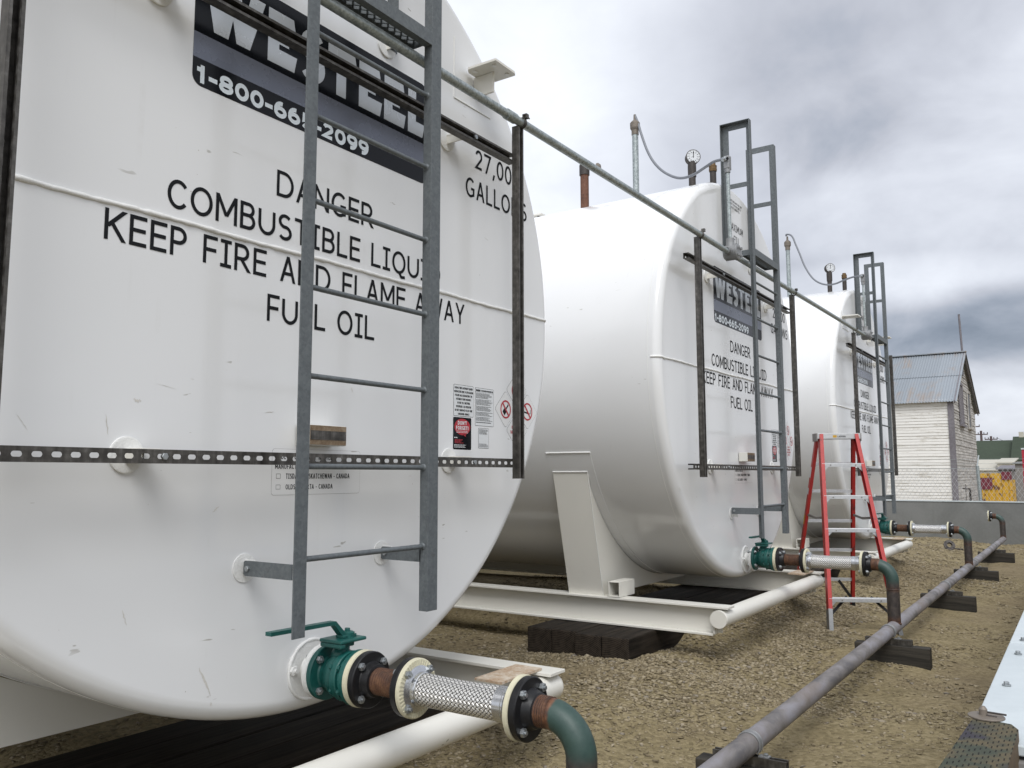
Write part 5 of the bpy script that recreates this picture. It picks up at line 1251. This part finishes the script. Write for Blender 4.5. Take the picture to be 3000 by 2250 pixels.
b.build('gable_wall', 'clapg', bn)
b = MB(); b.box((BX1-.02, BY0+.01, -1.1), (BX1, BY1, EZ)); b.box((BX0+.01, BY1-.02, -1.1), (BX1-.03, BY1, EZ)); b.build('back_wall', 'clapg', bn)
b = MB(); b.box((BX0-.04, BY0-.045, -1.1), (BX0+.10, BY0-.022, EZ-.02)); b.box((BX0-.04, BY0-.0215, -1.1), (BX0-.018, BY0+.10, EZ-.02)); b.build('corner_board', 'trim', bn)
def roof_side(xa, za, xb, zb, nm, mt, y0=BY0-.16, y1=BY1+.1):
    b = MB(); ny_ = int((y1-y0)/.019); nrm = Vector((-(zb-za), 0, xb-xa)).normalized()
    if nrm.z < 0: nrm = -nrm
    for r, (f0, f1, lift) in enumerate(((0, .53, 0), (.50, 1, .012))):
        vs = []
        for i in range(ny_+1):
            y = y0+(y1-y0)*i/ny_; w = .012*math.sin(2*PI*y/.076)+lift
            for f in (f0, f1): vs.append((xa+(xb-xa)*f+nrm.x*w, y, za+(zb-za)*f+nrm.z*w))
        b.add(vs, [(2*i, 2*i+1, 2*i+3, 2*i+2) for i in range(ny_)], True)
    return b.build(nm, mt, bn)
roof_side(BX0-.16, EZ-.085, RX, RZ+.02, 'corrugated_roof', 'roof'); roof_side(BX1+.12, EZ-.07, RX, RZ+.02, 'corrugated_roof', 'roof')
b = MB(); b.bar((RX, BY0-.17, RZ+.045), (RX, BY1+.1, RZ+.045), .22, .03, (0, 0, 1)); b.build('ridge_cap', 'roof', bn)
b = MB(); b.bar((BX0-.14, BY0-.10, EZ-.10), (RX, BY0-.10, RZ-.02), .03, .09, (0, 0, 1)); b.bar((BX1+.10, BY0-.10, EZ-.09), (RX, BY0-.10, RZ-.02), .03, .09, (0, 0, 1)); b.build('gable_trim', 'trim', bn)
def bwin(x0, x1, z0, z1, boarded):
    b = MB(); t = .09; y = BY0
    b.box((x0-t, y-.05, z0), (x0, y-.02, z1)); b.box((x1, y-.05, z0), (x1+t, y-.02, z1)); b.box((x0-t, y-.05, z1), (x1+t, y-.02, z1+t)); b.box((x0-t-.04, y-.10, z0-.07), (x1+t+.04, y-.02, z0)); w_ = b.build('window', 'clapg' if not boarded else 'trim', bn)
    b = MB(); b.box((x0, y-.028, z0), (x1, y-.018, z1)); b.build('opening', 'darkglass' if not boarded else 'trim', w_)
bwin(26.75, 27.55, 1.80, 3.02, True); bwin(28.95, 29.65, 1.80, 2.93, False)
b = MB(); b.box((27.75, BY0-.03, 3.42), (28.35, BY0-.018, 3.78)); b.build('opening', 'darkglass', bn)
b = MB(); b.tube([(28.0, BY0-.06, 4.05), (27.93, BY0-.03, 5.38)], .032, 10); b.build('mast', 'trim', bn)
b = MB(); b.tube([(19.55, -.215, -1.1), (19.55, -.215, -.075)], .022, 10); b.tube([(19.55, -.235, -.06), (19.55, -.06, -.045)], .016, 10); b.tube([(19.55, -.13, -.6), (19.55, -.13, .05)], .006, 6); tag(b.build('stand_pipe', 'darkpipe'), 'dark T shaped stand pipe between the fence and the barn', 'pipe')

# ================================================================== CHAIN LINK FENCE
fc_ = thing('chain_link_fence', (19, 1.5, -1.1), 'thin chain link fence between the grey wall and the barn', 'fence')
FXx = 19.0; fy0, fy1, fz0, fz1 = -4.2, 6.5, -.9, .40
b = MB(); stp = .095
def clipd(sgn):
    Hh = fz1-fz0; y = fy0-Hh
    while y < fy1+Hh:
        a, c2 = (y, fz0), (y+Hh*.62*1.0, fz1)
        if sgn < 0: a, c2 = (y+Hh*.62, fz0), (y, fz1)
        if min(a[0], c2[0]) > fy0 and max(a[0], c2[0]) < fy1: b.tube([(FXx+.003*sgn, a[0], a[1]), (FXx+.003*sgn, c2[0], c2[1])], .0026, 3, False, False)
        y += stp
clipd(1); clipd(-1)
b.build('chain_mesh', 'alu', fc_)
b = MB(); b.tube([(FXx, fy0, fz1), (FXx, fy1, fz1)], .004, 6); b.tube([(FXx, fy0, .50), (FXx, fy1, .51)], .0025, 5); b.tube([(FXx, fy0, .60), (FXx, fy1, .605)], .0025, 5); b.build('fence_wire', 'conduit', fc_)
for y in (-.46, -3.4, 2.5, 5.4):
    b = MB(); b.tube([(FXx-.03, y-.03, -1.1), (FXx-.03, y+.02, .46)], .036 if y == -.46 else .025, 14); pst = b.build('fence_post', 'conduit', fc_)
    b = MB(); b.tube([(FXx-.03, y+.02, .46), (FXx-.03, y-.02, .69)], .014, 8); b.build('post_arm', 'cap', pst)

# ================================================================== FAR BACKGROUND
yb = thing('yellow_container', (41, .86, -1.1), 'yellow and maroon container with peeling paint behind the fence', 'container')
b = MB(); b.box((40, .22, -1.1), (42.2, 1.75, .02)); b.box((40.0, .52, .0205), (42.2, 1.75, .31)); b.build('container_body', 'yellow', yb)
for y in (.30, .56, .82, 1.08, 1.34, 1.6):
    b = MB(); b.box((39.96, y-.02, -1.1), (39.998, y+.02, .02)); b.build('rib', 'yellow', yb)
b = MB(); b.box((39.95, .95, -.38), (39.958, 1.42, .12)); b.build('painted_panel', 'maroon', yb)
b = MB(); b.box((39.95, .24, .03), (40.5, .60, .38)); b.build('painted_panel', 'maroon', yb)
def shed(name, label, x0, x1, y0, y1, zt, wallm, roofm_, slope=.0, cat='building', over=.1):
    t = thing(name, ((x0+x1)/2, (y0+y1)/2, -1.1), label, cat)
    b = MB(); b.box((x0, y0, -1.1), (x1, y1, zt-slope)); b.build('wall', wallm, t)
    b = MB(); b.add([(x0-over, y0-over, zt-slope), (x1, y0-over, zt), (x1, y1+over, zt), (x0-over, y1+over, zt-slope), (x0-over, y0-over, zt-slope+.06), (x1, y0-over, zt+.06), (x1, y1+over, zt+.06), (x0-over, y1+over, zt-slope+.06)], [(0, 3, 2, 1), (4, 5, 6, 7), (0, 1, 5, 4), (1, 2, 6, 5), (2, 3, 7, 6), (3, 0, 4, 7)]); b.build('roof', roofm_, t); return t
shed('grey_shed', 'plain grey shed wall standing just left of the red post', 45, 49, -3.4, .36, .86, 'greywall', 'wall', .1)
shed('low_building', 'low pale building with a cream roof behind the yellow container', 58, 66, 2.0, 6.5, 1.24, 'beige', 'beige', .75)
shed('low_building', 'small pale building with a steeper cream roof left of the grey shed', 59, 64, 1.32, 2.12, 1.30, 'beige', 'beige', .35)
shed('lean_to', 'low blue grey lean to roof above the yellow container', 50, 54, .55, 1.45, .72, 'greywall', 'trim', .2)
def green(name, label, x0, x1, y0, y1, ze, zr):
    t = thing(name, ((x0+x1)/2, (y0+y1)/2, -1.1), label, 'house'); xm = (x0+x1)/2
    b = MB(); b.box((x0, y0, -1.1), (x1, y1, ze)); b.add([(x0, y0, ze), (x1, y0, ze), (xm, y0, zr)], [(0, 1, 2)]); b.add([(x0, y1, ze), (x1, y1, ze), (xm, y1, zr)], [(2, 1, 0)]); w_ = b.build('wall', 'beige', t)
    b = MB()
    for s, xa in ((1, x0-.4), (-1, x1+.4)): b.add([(xa, y0-.4, ze-.15), (xm, y0-.4, zr+.02), (xm, y1+.4, zr+.02), (xa, y1+.4, ze-.15), (xa, y0-.4, ze-.05), (xm, y0-.4, zr+.12), (xm, y1+.4, zr+.12), (xa, y1+.4, ze-.05)], [(0, 3, 2, 1), (4, 5, 6, 7), (0, 1, 5, 4), (1, 2, 6, 5), (2, 3, 7, 6), (3, 0, 4, 7)])
    r = b.build('roof', 'greenroof', t)
    for yy in (y0+.8, (y0+y1)/2):
        b = MB(); b.box((x0-.03, yy, -.2), (x0-.005, yy+.7, .8)); b.build('window', 'darkglass', t)
    return t, xm, zr
g1, xm, zr = green('green_roofed_house', 'long house with a dark green roof under the utility poles', 88, 98, 3.1, 15, 1.6, 3.45)
g2, xm, zr = green('green_roofed_house', 'taller green roofed house at the right edge of the photo', 87, 97, -6, 2.7, 1.6, 3.75)
b = MB(); b.box((xm-.2, 2.2, zr-.2), (xm+.2, 2.6, zr+.55)); b.build('chimney', 'beige', g2)
rp = thing('red_post', (30, -.79, -1.1), 'bright red post with a pale cap at the right edge of the photo', 'post')
b = MB(); b.box((29.9, -1.05, -1.1), (30.1, -.73, 1.07)); b.build('post_body', 'redpole', rp); b = MB(); b.box((29.88, -1.07, 1.0705), (30.12, -.715, 1.12)); b.build('post_cap', 'cap', rp)
def upole(x, y, zt, za, hw, label):
    t = thing('utility_pole', (x, y, -1.1), label, 'utility pole', 'wooden utility poles behind the houses')
    b = MB(); b.tube([(x, y, -1.1), (x, y, zt)], [.17, .12], 10); b.build('pole', 'polewood', t)
    b = MB(); b.box((x-.06, y-hw, za-.06), (x+.06, y+hw, za+.06)); ar = b.build('crossarm', 'polewood', t)
    for s in (-1, -.45, .45, 1):
        b = MB(); b.cyl((x, y+s*hw*.95, za+.06), (x, y+s*hw*.95, za+.24), .045, 8); b.build('insulator', 'darkpipe', ar)
upole(110, 7.33, 5.33, 4.9, .68, 'middle of three utility poles, just right of the barn')
upole(112, 6.50, 4.75, 4.38, .66, 'rightmost of three utility poles, a wire running down from it')
upole(112, 8.55, 6.6, 5.93, .95, 'leftmost of three utility poles, its crossarm end showing past the barn')
b = MB(); b.tube([(112+(95-112)*i/16, 5.9+(3.0-5.9)*i/16, 4.55-.95*i/16-.25*math.sin(PI*i/16)) for i in range(17)], .02, 5); tag(b.build('overhead_wire', 'darkpipe'), 'thin wire sagging from the rightmost utility pole to the green roof', 'wire')
b = MB(); n_ = 90; vs = []
for i in range(n_+1):
    a = -1.2+2.4*i/n_; r = 900; hh = 9+7*math.sin(i*.31)+4*math.sin(i*.83+1)+2*math.sin(i*2.1)
    vs += [(r*math.cos(a), r*math.sin(a), -5), (r*math.cos(a)*1.15, r*math.sin(a)*1.15, max(hh, 2)), ((r+350)*math.cos(a), (r+350)*math.sin(a), -5)]
b.add(vs, [(3*i, 3*i+3, 3*i+4, 3*i+1) for i in range(n_)]+[(3*i+1, 3*i+4, 3*i+5, 3*i+2) for i in range(n_)], True)
hl = struct(b.build('hills', 'hill')); hl['label'] = 'low dark hills on the far horizon'
for o in list(bpy.data.objects):
    if '_b' in o: del o['_b']
